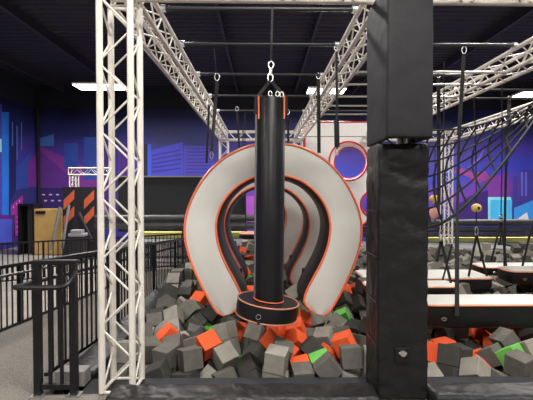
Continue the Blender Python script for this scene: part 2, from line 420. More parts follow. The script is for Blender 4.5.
# ---------------------------------------------------------------- front edge pads, curb
def soft_pad(name, label, a, b_, group='vinyl pads along the edge of the foam pit', m=M_vinyl, bev=.04):
    bm = nb(); box(bm, a, b_, bev)
    if name == 'edge_pad': wrinkle(bm, .014, (7, 9, 9), .03)
    o = obj(name, bm, m, None, True); return tag(o, label, 'pad', group)
soft_pad('edge_pad', 'wrinkled black vinyl pad along the front rim, left of the padded post', (-1.16, 2.88, .004), (.872, 3.135, .10))
soft_pad('edge_pad', 'black vinyl pad along the front rim, right of the padded post', (1.272, 2.88, .004), (5.0, 3.135, .10))
t = thing('curb_pad', 'long dark padded curb between the railing and the left side of the pit', 'pad', (-1.57, 3.5, 0))
bm = nb(); box(bm, (-1.715, 3.45, ZG), (-1.435, 11.9, .0)); obj('curb_wall', bm, M_dark, t)
bm = nb(); box(bm, (-1.72, 3.42, -.02), (-1.425, 11.9, .06), .03); obj('top_pad', bm, M_vinyl, t, True)
reb(t)
bm = nb(); box(bm, (-1.70, 3.27, .002), (-1.46, 3.40, .125), .004); tag(obj('end_block', bm, M_midgrey), 'small grey block at the near end of the dark curb pad', 'block')

# ---------------------------------------------------------------- railings
def railing(name, label, A, B, gA, gB, h, first_post=True, pitch=.112, post=1.6, r=.011, handrail=None, group='black metal railings by the ramp'):
    A = Vector(A); B = Vector(B); L = (B - A).length; d = (B - A) / L
    t = thing(name, label, 'railing', (A.x, A.y, gA), group)
    def P(s, z): return Vector((d.x * s, d.y * s, (gB - gA) * s / L + z))
    sl = (B - A).normalized(); ang = math.atan2(d.y, d.x)
    def bar(nm, z, w, hh):
        bm = nb(); a = P(0, z); c = P(L, z); dd = (c - a).normalized(); side = Vector((-d.y, d.x, 0)); up = side.cross(dd)
        if up.z < 0: up = -up
        vs = []
        for p in (a, c):
            for i, j in ((-1, -1), (1, -1), (1, 1), (-1, 1)): vs.append(bm.verts.new(p + side * i * w / 2 + up * j * hh / 2))
        for q in ((0, 1, 2, 3), (7, 6, 5, 4), (0, 4, 5, 1), (1, 5, 6, 2), (2, 6, 7, 3), (3, 7, 4, 0)): bm.faces.new([vs[i] for i in q])
        obj(nm, bm, M_black, t)
    bar('top_rail', h - .02, .045, .04); bar('bottom_rail', .09, .03, .03)
    np_ = max(1, round(L / post)); n = 0
    bm = nb(); box(bm, (-.02, -.02, 0), (.02, .02, h - .02)); pm = obj('post', bm, M_black, t); pm.location = P(0 if first_post else L / np_, .0)
    for k in range(1 if first_post else 2, np_ + 1):
        q = pm.copy(); COL.objects.link(q); q.parent = t; q.location = P(L * k / np_, 0)
    bm = nb(); box(bm, (-r * .7, -r * .7, .09), (r * .7, r * .7, h - .03)); bl = obj('baluster', bm, M_black, t); first = True
    nbal = int(L / pitch)
    for k in range(1, nbal):
        s = L * k / nbal
        if min(abs(s - L * j / np_) for j in range(np_ + 1)) < .03: continue
        q = bl if first else bl.copy()
        if not first: COL.objects.link(q); q.parent = t
        q.location = P(s, 0); first = False
    if handrail:
        side, hz, ext = handrail
        bm = nb(); sd = Vector((-d.y, d.x, 0)) * side
        pts = [P(L, hz) + sd, P(0, hz) + sd]
        path(bm, pts, .019, 8); hr = obj('handrail', bm, M_black, t, True)
        for k in range(np_ + 1):
            bm = nb(); s = max(.03, L * k / np_ - .02); path(bm, [P(s, hz - .07), P(s, hz - .07) + sd * .6, P(s, hz - .07) + sd, P(s, hz - .01) + sd], .008, 6)
            obj('bracket', bm, M_black, hr, True)
    return t
RX = -1.79
railing('railing', 'black baluster railing between the ramp and the foam pit, right side', (RX, 3.30, 0), (RX, 11.6, 0), 0, rz(11.6), 1.05, False, handrail=(.085, .86, 0))
railing('railing', 'black baluster railing on the left side of the carpeted ramp', (-3.27, 2.2, 0), (-3.27, 11.8, 0), rz(2.9), rz(12.2), .90, handrail=(-.085, .78, 0))
railing('railing', 'distant black railing crossing behind the ramp toward the black wall', (-8.4, 9.25, 0), (-1.9, 12.75, 0), ZG, ZG, 1.07, r=.013)

# near railing end with loop handrail
t = thing('railing_end', 'near end panel of the ramp railing, beside the front truss column', 'railing', (-1.62, 3.12, 0))
ax, bx, yy = -1.755, -1.475, 3.13
bm = nb(); box(bm, (ax - .025, yy - .025, .012), (ax + .025, yy + .025, 1.035)); obj('post', bm, M_black, t)
bm = nb(); box(bm, (bx - .025, yy - .025, .012), (bx + .025, yy + .025, 1.035)); obj('post', bm, M_black, t)
bm = nb(); box(bm, (ax - .03, yy - .026, 1.035), (bx + .026, yy + .026, 1.07), .004); obj('top_rail', bm, M_black, t)
bm = nb(); box(bm, (ax + .025, yy - .018, .055), (bx - .025, yy + .018, .095)); obj('bottom_rail', bm, M_black, t)
for s in (.34, .66):
    x = ax + (bx - ax) * s; bm = nb(); box(bm, (x - .011, yy - .011, .095), (x + .011, yy + .011, 1.035)); obj('baluster', bm, M_black, t)
for x in (ax, bx):
    bm = nb(); box(bm, (x - .05, yy - .05, .0), (x + .05, yy + .05, .012)); obj('base_plate', bm, M_zinc, t)
bm = nb(); z = .89
pts = [(RX - .085, 3.30, .862), (RX - .075, 3.12, .872), (-1.85, 3.02, z - .005), (-1.835, 2.985, z), (-1.79, 2.975, z), (-1.56, 2.965, z + .002), (-1.49, 2.97, z + .005), (-1.455, 2.99, z + .02), (-1.44, 3.05, z + .06), (-1.45, 3.12, z + .09)]
path(bm, catmull(pts, 4), .019, 10); obj('handrail_loop', bm, M_black, t, True)
reb(t)

# ---------------------------------------------------------------- horseshoe obstacles
OUT = [(0, 144), (20, 146), (38, 152.5), (55, 163.5), (70, 180), (81, 199), (87.5, 218), (88.5, 236), (85, 254), (78, 273), (70, 290), (62, 305), (56, 313.5), (50, 316.5)]
INN = [(0, 175), (18, 177.5), (33, 184.5), (45, 195.5), (53, 208), (57, 222), (57, 234), (54, 249), (48, 264), (39.5, 280), (33, 293), (31, 303), (36, 310), (42, 314)]
SC = 4.6 / 400
def half(L): return resample(catmull([(x * SC, 0, 1.6 - (y - 192.5) * SC) for x, y in L], 6), 34)
HO, HI = half(OUT), half(INN)
def closed_outline(inset=0.):
    """outline of the horseshoe (XZ), going around: right outer down, right inner up, left inner down, left outer up"""
    P = HO + HI[::-1][0:] + [Vector((-p.x, 0, p.z)) for p in HI[1:]] + [Vector((-p.x, 0, p.z)) for p in HO[::-1][:-1]]
    return P
def horseshoe(label, X, Y, dz, depth, scale=1.):
    t = thing('horseshoe_obstacle', label, 'obstacle', (X, Y, dz), 'horseshoe obstacles hanging in a row')
    n = len(HO)
    def strip(bm, y, bulge, dirn, mi=0, shrink=0.):
        for side in (1, -1):
            rows = []
            for o, i in zip(HO, HI):
                row = []
                for k in range(7):
                    u = k / 6; uu = shrink + (1 - 2 * shrink) * u
                    p = i.lerp(o, uu); bl = bulge * (1 - (2 * u - 1) ** 4)
                    row.append(bm.verts.new((side * p.x * scale, y + dirn * bl, p.z)))
                rows.append(row)
            for a, c in zip(rows, rows[1:]):
                for k in range(6):
                    bm.faces.new((a[k], a[k + 1], c[k + 1], c[k]))
        bmesh.ops.remove_doubles(bm, verts=bm.verts, dist=.0008)
    bm = nb(); strip(bm, 0, .022, -1); obj('front_cover', bm, M_white, t, True)
    bm = nb(); strip(bm, depth, .022, 1); obj('back_cover', bm, M_white, t, True)
    # black side wall, bulging slightly
    bm = nb(); P = closed_outline(); rings = []
    for j in range(7):
        u = j / 6; off = .045 * (1 - (2 * u - 1) ** 4)
        ring = []
        N = len(P)
        for i, p in enumerate(P):
            a = P[i - 1]; c = P[(i + 1) % N]; tt = (c - a)
            nrm = Vector((tt.z, 0, -tt.x)).normalized() if tt.length > 1e-6 else Vector((0, 0, 0))
            ring.append(bm.verts.new((p.x - nrm.x * off if True else 0, depth * u, p.z - nrm.z * off)))
        rings.append(ring)
    for a, c in zip(rings, rings[1:]):
        for i in range(len(P)): bm.faces.new((a[i], a[(i + 1) % len(P)], c[(i + 1) % len(P)], c[i]))
    obj('side_cover', bm, M_vinyl2, t, True)
    Pp = []
    for p in closed_outline():
        if not Pp or (p - Pp[-1]).length > .01: Pp.append(p)
    bm = nb(); path(bm, [(p.x, -.004, p.z) for p in Pp], .013, 8, True); obj('piping', bm, M_orange, t, True)
    bm = nb(); path(bm, [(p.x, depth + .004, p.z) for p in Pp], .013, 8, True); obj('piping', bm, M_orange, t, True)
    # black hand holds on the inner edge
    for (i, s) in ((6, 1), (9, -1), (26, -1), (26, 1)):
        p = HI[i]; c = Vector((s * p.x * .97, depth * .8, p.z))
        bm = nb(); big = .045 if i > 20 else .024
        box(bm, (c.x - big, c.y - .05, c.z - big), (c.x + big, c.y + .02, c.z + big), .012); obj('hand_hold', bm, M_black, t, True)
    return t
horseshoe('white-faced horseshoe obstacle nearest the camera, right behind the hanging bag', .13, 4.6, 0, .7)
horseshoe('second white horseshoe obstacle, seen through the opening of the nearest one', .08, 6.2, -.09, .7)
horseshoe('third and farthest white horseshoe, only its leg showing through the openings', -.17, 8.1, -.07, .6)

# ---------------------------------------------------------------- hardware helpers
def shackle(bm, c, w=.03, h=.055, r=.005): path(bm, ring_pts(c, w / 2, h / 2, 12), r, 6, True)
def hanging_strap(label, p0, p1, w=.035, m=M_web, top=True, bottom=True, name='hanging_strap', group='straps hanging from the bars'):
    p0 = Vector(p0); p1 = Vector(p1)
    t = thing(name, label, 'strap', p0, group)
    bm = nb(); webbing(bm, p0 - V(0, 0, .06) if top else p0, p1 + V(0, 0, .05) if bottom else p1, w, .008); obj('webbing', bm, m, t)
    if top: bm = nb(); shackle(bm, p0 - V(0, 0, .0), .06, .09, .006); obj('shackle', bm, M_zinc, t, True)
    if bottom: bm = nb(); shackle(bm, p1 + V(0, 0, .02), .04, .09, .006); obj('carabiner', bm, M_zinc, t, True)
    reb(t); return t
def rope_line(label, pts, r, name='rope', m=M_rope):
    bm = nb(); path(bm, pts, r, 8); return tag(obj(name, bm, m, None, True), label, 'rope', 'ropes and straps hanging in the pit')

# horseshoe straps (from the second bar)
pt = at(213, 50, 5.02)
rope_line('thin dark cord from the second bar down to the left horseshoe strap', [at(214, 48, 5.02), at(216.5, 75, 5.02)], .005)
hanging_strap('dark strap with a carabiner holding the left shoulder of the near horseshoe', at(217, 77, 5.02), at(211.5, 157, 4.95), .042)
rope_line('second black tail strap beside the left horseshoe strap', [at(209, 106, 4.97), at(206.5, 163, 4.97)], .014, 'tail_strap')
hanging_strap('dark strap holding the right shoulder of the near horseshoe', at(318.5, 76, 6.3), at(319, 153, 6.3), .055, bottom=False)
hanging_strap('tall black strap left of the padded post, ending at the round hole', at(336.5, 47, 5.02), at(337, 153, 5.02), .03)
hanging_strap('short strap from the third bar between horseshoe and left truss', at(237, 109, 6.3 + 1.6), at(239.5, 150, 7.9), .04, bottom=False)
hanging_strap('thin strap just left of the bag top, far back', at(243, 128, 9.1), at(243, 152, 9.1), .03, top=False, bottom=False)
hanging_strap('dark strap just right of the hanging bag, far back', at(288, 112, 7.7), at(288.5, 152, 7.7), .045, bottom=False)
bm = nb(); webbing(bm, at(336.5, 120, 4.92), at(337, 147, 4.92), .06, .03); tag(obj('strap_sleeve', bm, M_vinyl2), 'black sleeve on the strap in front of the white panel', 'sleeve')

# ---------------------------------------------------------------- hanging bag with round foot disc
t = thing('hanging_bag', 'tall black cylinder bag with a round orange-piped foot disc, hanging in front of the horseshoe', 'punching bag', at(268.5, 300, 3.95))
c0 = at(269, 301, 3.95); c1 = at(271, 98, 3.95)
bm = nb(); dv = c1 - c0; L = dv.length; R_ = .143
lathe(bm, [(0, 0), (R_, 0), (R_, L - .03), (R_ - .01, L - .008), (R_ - .03, L), (0, L + .004)], 48, Matrix.Translation(c0) @ dv.to_track_quat('Z', 'Y').to_matrix().to_4x4())
cyl = obj('bag_body', bm, M_vinyl2, t, True)
bm = nb()
for a in (2.55, 4.15, 5.5):   # welted seams down the bag
    o = Vector((math.cos(a), math.sin(a), 0)) * (R_ + .001)
    tube(bm, c0 + o, c1 + o - V(0, 0, .01), .005, 6)
obj('seam', bm, M_vgrey, t, True)
bm = nb(); o = V(-R_ - .002, -.028, 0); webbing(bm, c0 + o + V(0, 0, .05), c1 + o, .05, .005, V(1, .25, 0)); k = obj('highlight_strip', bm, mat('highlight_grey', (.20, .20, .20), .6), t); k['label'] = 'pale grey painted highlight strip'  # pale strip added as the painted highlight down the bag's left side
# tilted disc
tiltM = Matrix.Translation(at(268.3, 300, 3.95)) @ Matrix.Rotation(math.radians(7.5), 4, 'Y')
bm = nb(); DR, DH = .305, .15
lathe(bm, [(0, -DH), (DR - .01, -DH), (DR, -DH + .01), (DR + .004, -DH / 2), (DR, -.01), (DR - .01, 0), (0, .0)], 64, tiltM); obj('foot_disc', bm, M_vinyl2, t, True)
def circ(r, z, M, n=56): return [M @ Vector((r * math.cos(2 * PI * k / n), r * math.sin(2 * PI * k / n), z)) for k in range(n)]
for z in (.002, -DH + .002):
    bm = nb(); path(bm, circ(DR - .002, z, tiltM), .008, 8, True); obj('piping', bm, mat('dull_orange_piping', (.50, .20, .12), .5), t, True)  # duller orange than the other piping
bm = nb(); path(bm, circ(R_ + .006, .012, tiltM), .006, 8, True); obj('base_ring', bm, M_orange, t, True)
q = tiltM @ Vector((-.085, -.31, -.085)); bm = nb(); path(bm, ring_pts(q, .022, .022, 16), .0035, 6, True); dr = obj('ring', bm, M_zinc, t, True)
bm = nb(); box(bm, q + V(-.012, -.003, -.07), q + V(.012, .003, -.02)); obj('tab', bm, M_web, dr)
# top straps, swivel and chain
top = at(270.5, 80, 3.95)
for k, (dx, dy) in enumerate(((-.13, -.05), (.13, -.05), (-.08, .1), (.1, .1))):
    bm = nb(); webbing(bm, top, Vector((c1.x + dx * .95, c1.y + dy, c1.z + .01)), .032, .006); webbing(bm, Vector((c1.x + dx * 1.1, c1.y + dy * 1.2, c1.z + .012)), Vector((c1.x + dx * 1.16, c1.y + dy * 1.25, c1.z - .17)), .03, .006)
    s = obj('strap', bm, M_web, t)
for dx in (-.12, .125):
    bm = nb(); webbing(bm, Vector((c1.x + dx, c1.y - .10, c1.z)), Vector((c1.x + dx * 1.0, c1.y - .102, c1.z - .22)), .014, .006); s = obj('orange_strap', bm, M_orange, t); s['label'] = 'short orange strap'
for dx, dy in ((-.01, -.13), (.06, -.12), (.1, -.1)):
    bm = nb(); shackle(bm, Vector((c1.x + dx, c1.y + dy, c1.z + .01)), .035, .05, .005); obj('buckle', bm, M_zinc, t, True)
bm = nb(); shackle(bm, at(270.3, 78, 3.95), .05, .08, .008); obj('shackle', bm, M_zinc, t, True)
bm = nb(); tube(bm, at(270.5, 73.5, 3.95), at(270.8, 68, 3.95), .016, 10); obj('swivel', bm, M_zinc, t, True)
bm = nb(); shackle(bm, at(271, 65, 3.95), .05, .07, .007); obj('shackle', bm, M_zinc, t, True)
bm = nb(); webbing(bm, at(271, 63, 3.95), V(at(272.5, 63, 3.95).x, 3.97, ZBAR - .02), .022, .01); obj('hanging_strap', bm, M_web, t)
reb(t)
for ch in dr.children: ch.data.transform(Matrix.Translation(-Vector(t.location)))

# small hanging foot pad seen through the openings
t = thing('swing_pad', 'small white and orange foot pad hanging on a rope seen through the horseshoes', 'pad', at(250, 235, 9.6))
a = at(246, 235, 9.6)
bm = nb(); lathe(bm, [(0, 0), (.24, 0), (.27, .03), (.27, .07), (.22, .1), (0, .1)], 32, Matrix.Translation(a + V(.1, 0, -.08))); obj('pad_body', bm, M_vinyl2, t, True)
bm = nb(); lathe(bm, [(.2, .1), (.26, .10), (.27, .125), (.2, .16), (0, .165)], 32, Matrix.Translation(a + V(.1, 0, -.08))); k = obj('pad_top', bm, mat('salmon_vinyl', (.75, .38, .26), .5), t, True)
bm = nb(); tube(bm, a + V(.0, 0, .08), at(245, 195, 9.6), .012, 8); tube(bm, at(245, 195, 9.6), V(a.x, 9.1, ZBAR), .01, 8); obj('rope', bm, M_rope, t, True)
reb(t)

# ---------------------------------------------------------------- white panel with round holes
PYW = 12.44
t = thing('climbing_obstacle', 'white upright board with red edging and round red-rimmed holes behind the padded post', 'obstacle', (2.3, PYW, 0))
def S(px, py): return at(px, py, PYW)
tl = S(301, 122); br = S(405, 262)
x0, x1, zt, zb = S(304.5, 200).x, 3.7, S(350, 122).z, -.15
holes = [(S(347, 160), .53), (S(374, 206), .40), (S(376, 236), .52)]
# front face built on a grid with the holes cut by an angular fan
def panel_with_holes(bm, y):
    import mathutils
    outer = []
    rr = .38
    for k in range(9): a = PI / 2 + (PI / 2) * k / 8; outer.append(V(x0 + rr + rr * math.cos(a), y, zt - rr + rr * math.sin(a)))
    outer += [V(x0, y, zb), V(x1, y, zb), V(x1, y, zt)]
    loops = [outer]
    for c, r in holes:
        cx = c.x
        loops.append([V(cx + r * math.cos(-2 * PI * k / 40), y, c.z + r * math.sin(-2 * PI * k / 40)) for k in range(40)])
    return loops
holes = [(S(348.5, 161), .60), (S(374, 204), .42), (S(374, 236), .50)]
holes = [(c, r) for c, r in holes]
from mathutils.geometry import delaunay_2d_cdt
def cut_face(bm, y):
    loops = panel_with_holes(bm, y)
    vs, es = [], []
    for lp in loops:
        n0 = len(vs)
        for p in lp: vs.append(Vector((p.x, p.z)))
        for k in range(len(lp)): es.append((n0 + k, n0 + (k + 1) % len(lp)))
    for k in range(8):
        pass
    v, e, f, *_ = delaunay_2d_cdt(vs, es, [], 1, 1e-5)
    bv = [bm.verts.new((p.x, y, p.y)) for p in v]
    for tri in f:
        c = sum((v[i] for i in tri), Vector((0, 0))) / len(tri)
        if any((c - Vector((h.x, h.z))).length < r * .985 for h, r in holes): continue
        bm.faces.new([bv[i] for i in tri])
    return loops
bm = nb(); loops = cut_face(bm, PYW); cut_face(bm, PYW + .12)
for lp in loops[:1]:
    for a, c in zip(lp, lp[1:] + lp[:1]): bm.faces.new([bm.verts.new(q) for q in (a, c, c + V(0, .12, 0), a + V(0, .12, 0))])
obj('board', bm, M_panel, t)
bm = nb(); path(bm, [p + V(0, -.01, 0) for p in loops[0]], .03, 8, True); obj('edge_trim', bm, M_red, t, True)
bm = nb(); box(bm, (x0 + .02, PYW - .006, S(300, 136.5).z - .012), (x1, PYW, S(300, 136.5).z + .012)); obj('seam', bm, M_midgrey, t)
for k, lp in enumerate(loops[1:]):
    bm = nb(); path(bm, [p + V(0, -.012, 0) for p in lp], .028, 8, True); rg = obj('hole_ring', bm, M_red, t, True)
    c, r = holes[k]; sh = V(.10, 0, -.04) if k == 0 else V(0, 0, 0)
    bm = nb(); n = len(lp)
    A = [bm.verts.new(p) for p in lp]; B = [bm.verts.new(V(c.x, PYW + .25, c.z) + sh + (p - V(c.x, PYW, c.z)) * .84) for p in lp]
    for i in range(n): bm.faces.new((A[i], A[(i + 1) % n], B[(i + 1) % n], B[i]))
    tn = obj('tunnel', bm, M_panel, rg, True)
    bm = nb(); path(bm, [V(c.x, PYW + .25, c.z) + sh + (p - V(c.x, PYW, c.z)) * .84 for p in lp], .025, 8, True); obj('back_ring', bm, M_red, rg, True)
    for q in rg.children: q.data.transform(Matrix.Translation(-Vector(t.location)))
reb(t)

# ---------------------------------------------------------------- hanging beams (right side)
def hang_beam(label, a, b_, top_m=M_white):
    """box beam: white top, orange piping, black body; rounded ends"""
    a = Vector(a); b_ = Vector(b_); t = thing('hanging_beam', label, 'beam', ((a.x + b_.x) / 2, (a.y + b_.y) / 2, a.z), 'white-topped padded beams hanging over the pit')
    r = .13
    def outline(z, ins=0.):
        P = []
        for cx, cy, s in ((b_.x - r, a.y + r, -PI / 2), (b_.x - r, b_.y - r, 0), (a.x + r, b_.y - r, PI / 2), (a.x + r, a.y + r, PI)):
            for k in range(7):
                an = s + (PI / 2) * k / 6; P.append(V(cx + (r - ins) * math.cos(an), cy + (r - ins) * math.sin(an), z))
        return P
    H = b_.z - a.z
    bm = nb(); rings = []
    for z, ins in ((a.z, .06), (a.z + .03, .015), (a.z + .09, -.005), (b_.z - .07, -.005), (b_.z - .02, .0)):
        rings.append([bm.verts.new(p) for p in outline(z, ins)])
    for A, B in zip(rings, rings[1:]):
        for k in range(28): bm.faces.new((A[k], A[(k + 1) % 28], B[(k + 1) % 28], B[k]))
    bm.faces.new(rings[0][::-1]); bm.faces.new(rings[-1]); obj('beam_body', bm, M_vinyl2, t, True)
    bm = nb(); rings = [[bm.verts.new(p) for p in outline(z, ins)] for z, ins in ((b_.z - .02, .004), (b_.z - .004, .012), (b_.z + .006, .05))]
    for A, B in zip(rings, rings[1:]):
        for k in range(28): bm.faces.new((A[k], A[(k + 1) % 28], B[(k + 1) % 28], B[k]))
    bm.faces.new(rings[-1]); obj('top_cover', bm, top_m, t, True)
    bm = nb(); path(bm, [p for p in outline(b_.z - .018, -.004)], .010, 8, True); obj('piping', bm, mat('beam_orange_piping', (.75, .27, .12), .5), t, True)
    bm = nb(); q = V(a.x + .22, a.y - .012, (a.z + b_.z) / 2 - .02); shackle(bm, q, .05, .028, .006); obj('ring', bm, M_zinc, t, True)
    reb(t); return t
bl = at(431, 310, 4.25)
hang_beam('nearest white-topped padded beam with black sides, right of the padded post', (1.74, 4.27, at(450, 330, 4.27).z), (3.25, 4.70, at(450, 304, 4.27).z))
hang_beam('small white-topped beam end just behind the nearest beam, beside the post', (1.4, 5.25, at(450, 297, 5.25).z), (at(463, 285, 5.25).x, 5.62, at(450, 286, 5.25).z))
hang_beam('middle white-topped beam behind the nearest beam, with a rounded right end', (1.6, 6.2, at(450, 293, 6.2).z), (at(495, 283, 6.2).x, 6.9, at(450, 278, 6.2).z))
hang_beam('farthest white-topped beam at the right edge of the photo', (at(483, 272, 7.6).x, 7.6, at(490, 276, 7.6).z), (6.4, 8.1, at(490, 267, 7.6).z))
hang_beam('black beam with a dull top at the right edge, behind the nearest beam', (at(511, 270, 6.35).x, 6.35, at(511, 285, 6.35).z), (5.2, 6.8, at(511, 271, 6.35).z), mat('dull_cream_vinyl', (.33, .30, .27), .5))

# ---------------------------------------------------------------- straps on the right
hanging_strap('long black strap from the second bar to the near beam, right of the post', at(464, 50, 5.02), at(459, 135, 4.6), .045, bottom=False)
webp = [at(459, 135, 4.6), at(457, 230, 4.4), at(457, 316, 4.22)]
bm = nb(); webbing(bm, webp[0], webp[1], .03); webbing(bm, webp[1], webp[2], .045, .008); tag(obj('beam_strap', bm, M_web), 'black strap running down in front of the nearest white-topped beam', 'strap', 'ropes and straps hanging in the pit')
hanging_strap('black strap hugging the right side of the padded post', at(438.5, 75, 6.3), at(439, 205, 6.3), .055, bottom=False)
rope_line('thin rope from the far bar carrying the small yellow grip', [at(474, 90, 7.2), at(476, 160, 7.1), at(476.5, 234, 6.5)], .011)
hanging_strap('dark strap with a pale shackle at right, from the thin bar down to the net', at(509.5, 98, 7.85), at(506, 165, 7.7), .07, bottom=False)
rope_line('dark rope continuing below the right strap to its knot', [at(506, 165, 7.7), at(505, 215, 7.68), at(504.5, 268, 7.66)], .022)
rope_line('far right dark rope reaching the farthest beam', [at(532, 225, 7.5), at(522, 268, 7.5)], .02)
for k, (c, l, r, y, lab) in enumerate((((476.5, 235), (466, 290), (489, 285), 6.3, 'inverted V straps under the rope with the yellow grip'), ((501, 222), (491, 262), (508, 280), 6.9, 'inverted V straps left of the right edge rope'), ((441, 240), (437, 262), (453, 292), 5.4, 'inverted V straps beside the post, holding the small beam end'))):
    t = thing('sling_strap', lab, 'strap', at(*c, y), 'V shaped slings above the beams')
    for e in (l, r):
        bm = nb(); webbing(bm, at(*c, y), at(*e, y - .0), .034, .008); obj('webbing', bm, M_web, t)
    bm = nb(); shackle(bm, at(c[0], c[1] - 4, y), .05, .14, .008); obj('carabiner', bm, M_zinc, t, True)
    reb(t)
rope_line('thin cord rising from the left inverted V straps along the post', [at(441, 234, 5.4), at(444, 135, 5.4), at(444, 62, 5.4)], .008)
rope_line('thin cord rising above the right inverted V straps', [at(501, 216, 6.9), at(502, 160, 6.9), at(502, 85, 6.9)], .009)
rope_line('diagonal black cord crossing between the V straps and the beams', [at(452, 244, 5.9), at(444, 275, 5.9), at(439, 292, 5.9)], .014)
# grips
c = at(476.5, 208, 6.7)
t = thing('climbing_grip', 'yellow diamond-shaped grip threaded on the thin rope', 'grip', c)
bm = nb(); bmesh.ops.create_icosphere(bm, subdivisions=3, radius=.088); bmesh.ops.transform(bm, matrix=Matrix.Diagonal((1, .7, .85, 1)), verts=bm.verts); obj('ball', bm, mat('yellow_grip', (.7, .5, .12), .5, 0, .4, 12), t, True)
bm = nb(); tube(bm, (-.0, -.075, -.025), (0, -.075, .025), .016, 8); obj('knot', bm, M_rope, t, True)
for (x, y, cc, nm) in ((434.5, 199, (.75, .5, .15), 'yellow'), (434.5, 213, (.75, .35, .30), 'pink')):
    bm = nb(); bmesh.ops.create_icosphere(bm, subdivisions=3, radius=.09); bmesh.ops.transform(bm, matrix=Matrix.Diagonal((1, .8, 1.15 if nm == 'pink' else .8, 1)), verts=bm.verts)
    for v in bm.verts: v.co *= 1 + .08 * math.sin(v.co.x * 40) * math.cos(v.co.z * 35)
    o = obj('climbing_grip', bm, mat(nm + '_hold', cc, .5), None, True); o.location = at(x, y, 6.9); tag(o, '%s round grip behind the lower left corner of the net' % nm, 'grip')
rope_line('short cord carrying the round grips beside the post', [at(435, 150, 6.98), at(435, 222, 6.98)], .008)

# ---------------------------------------------------------------- cargo net
NU, NV = 9, 11
# corners traced at their own distances: left edge behind the post, right edge along the right strap
def lerp(a, b_, t): return a + (b_ - a) * t
def bez(P, t):
    P = [Vector(p) for p in P]
    while len(P) > 1: P = [a.lerp(c, t) for a, c in zip(P, P[1:])]
    return P[0]
topc = [at(398, 128, 5.6), at(440, 132, 6.1), at(480, 135, 6.7), at(545, 96, 7.3)]
botc = [at(398, 205, 5.5), at(425, 252, 5.7), at(462, 226, 6.0), at(545, 104, 7.2)]
def netp(u, v):
    p = bez(topc, u).lerp(bez(botc, u), v); sag = math.sin(PI * u) * math.sin(PI * v)
    return p + V(-.12 * sag, .25 * sag, 0)
net = thing('cargo_net', 'black rope cargo net hanging in a curve at the upper right', 'net', topc[3])
bm = nb()
for j in range(NV - 4):
    v = j / (NV - 5); path(bm, [netp(i / 30, v) for i in range(31)], .016, 6)
for i in range(13):
    u = i / 12; path(bm, [netp(min(1, max(0, u)), j / 10) for j in range(11)], .016, 6)
obj('rope_mesh', bm, M_rope, net, True)
bm = nb(); path(bm, [netp(i / 30, 1) + V(0, -.01, -.01) for i in range(31)], .022, 8); obj('border_rope', bm, M_rope, net, True)
reb(net)

# ---------------------------------------------------------------- back edge of the pit: rolls, yellow and pale pads, black wall
b = nb(); box(b, (-1.43, 11.62, ZG), (7.6, 12.8, -.16)); struct_('floor_platform', b, M_dark)
soft_pad('platform_pad', 'grey padded ledge along the far end of the foam pit', (-1.4, 11.63, -.155), (7.58, 12.4, -.06), 'pads along the far end of the pit', M_midgrey)
def roll(label, x0, x1, y, z, r):
    bm = nb(); lathe(bm, [(0, 0), (r - .02, 0), (r, .03)] + [(r + .005 * math.sin(k * 2.1), .03 + (x1 - x0 - .06) * k / 40) for k in range(1, 40)] + [(r, x1 - x0 - .03), (r - .02, x1 - x0), (0, x1 - x0)], 20, Matrix.Translation((x0, 13.097 - r, z)) @ Matrix.Rotation(PI / 2, 4, 'Y'))
    return tag(obj('padded_roll', bm, M_roll, None, True), label, 'roll', 'long black padded rolls along the far barrier')
for k, (py_, w) in enumerate(((218, 'top'), (225.5, 'lower'))):
    roll('long black padded roll left of the hanging bag, %s one' % w, -5.4, .5, 13.0, at(200, py_, 13).z, .105)
for k, (py_, w) in enumerate(((222.5, 'top'), (229.5, 'middle'), (235, 'bottom'))):
    roll('long black padded roll at the right, %s of three' % w, 1.3, 11.5, 13.0, at(450, py_, 13).z, (.108, .09, .07)[k])
def board(name, label, cat, px0, py0, px1, py1, Y, th, m, group=None):
    a = at(px0, py1, Y); c = at(px1, py0, Y); bm = nb(); box(bm, (a.x, Y, a.z), (c.x, Y + th, c.z), min(th, abs(c.z - a.z)) * .15); return tag(obj(name, bm, m), label, cat, group)
board('barrier_pad', 'bright yellow-green pad strip under the black rolls, left part', 'pad', 128, 232, 262, 238, 13.3, .3, M_yellow, 'coloured strips of the far barrier')
board('barrier_pad', 'pale strip beneath the yellow strip, left part', 'pad', 128, 238.5, 262, 242.5, 13.3, .3, M_pale, 'coloured strips of the far barrier')
board('barrier_pad', 'yellow-green pad strip under the black rolls at the right', 'pad', 420, 237.5, 620, 242, 13.2, .3, M_yellow, 'coloured strips of the far barrier')
board('barrier_pad', 'pale blue strip beneath the yellow strip at the right', 'pad', 420, 242.3, 620, 248, 13.2, .3, M_pale, 'coloured strips of the far barrier')
for q, (x, z) in enumerate(((-5.2, .92), (-2.6, .92), (.2, .92), (1.6, .75), (4.6, .75), (7.9, .75), (10.9, .75))):
    bm = nb(); tube(bm, (x, 13.13, ZG + .005), (x, 13.13, z), .03, 10); tag(obj('barrier_post', bm, M_bar, None, True), 'black upright behind the padded rolls of the far barrier', 'post', 'uprights behind the padded rolls')
board('barrier_wall', 'black wall behind the rolls, left of the horseshoe', 'wall', 118, 177, 246, 232, 14.2, .2, M_dark)
a = at(118, 176.6, 14.18); c = at(246, 176.6, 14.18); bm = nb(); box(bm, (a.x, 14.15, a.z - .02), (c.x, 14.41, a.z + .03)); tag(obj('wall_cap', bm, M_midgrey), 'thin grey cap rail along the top of the black wall', 'rail')

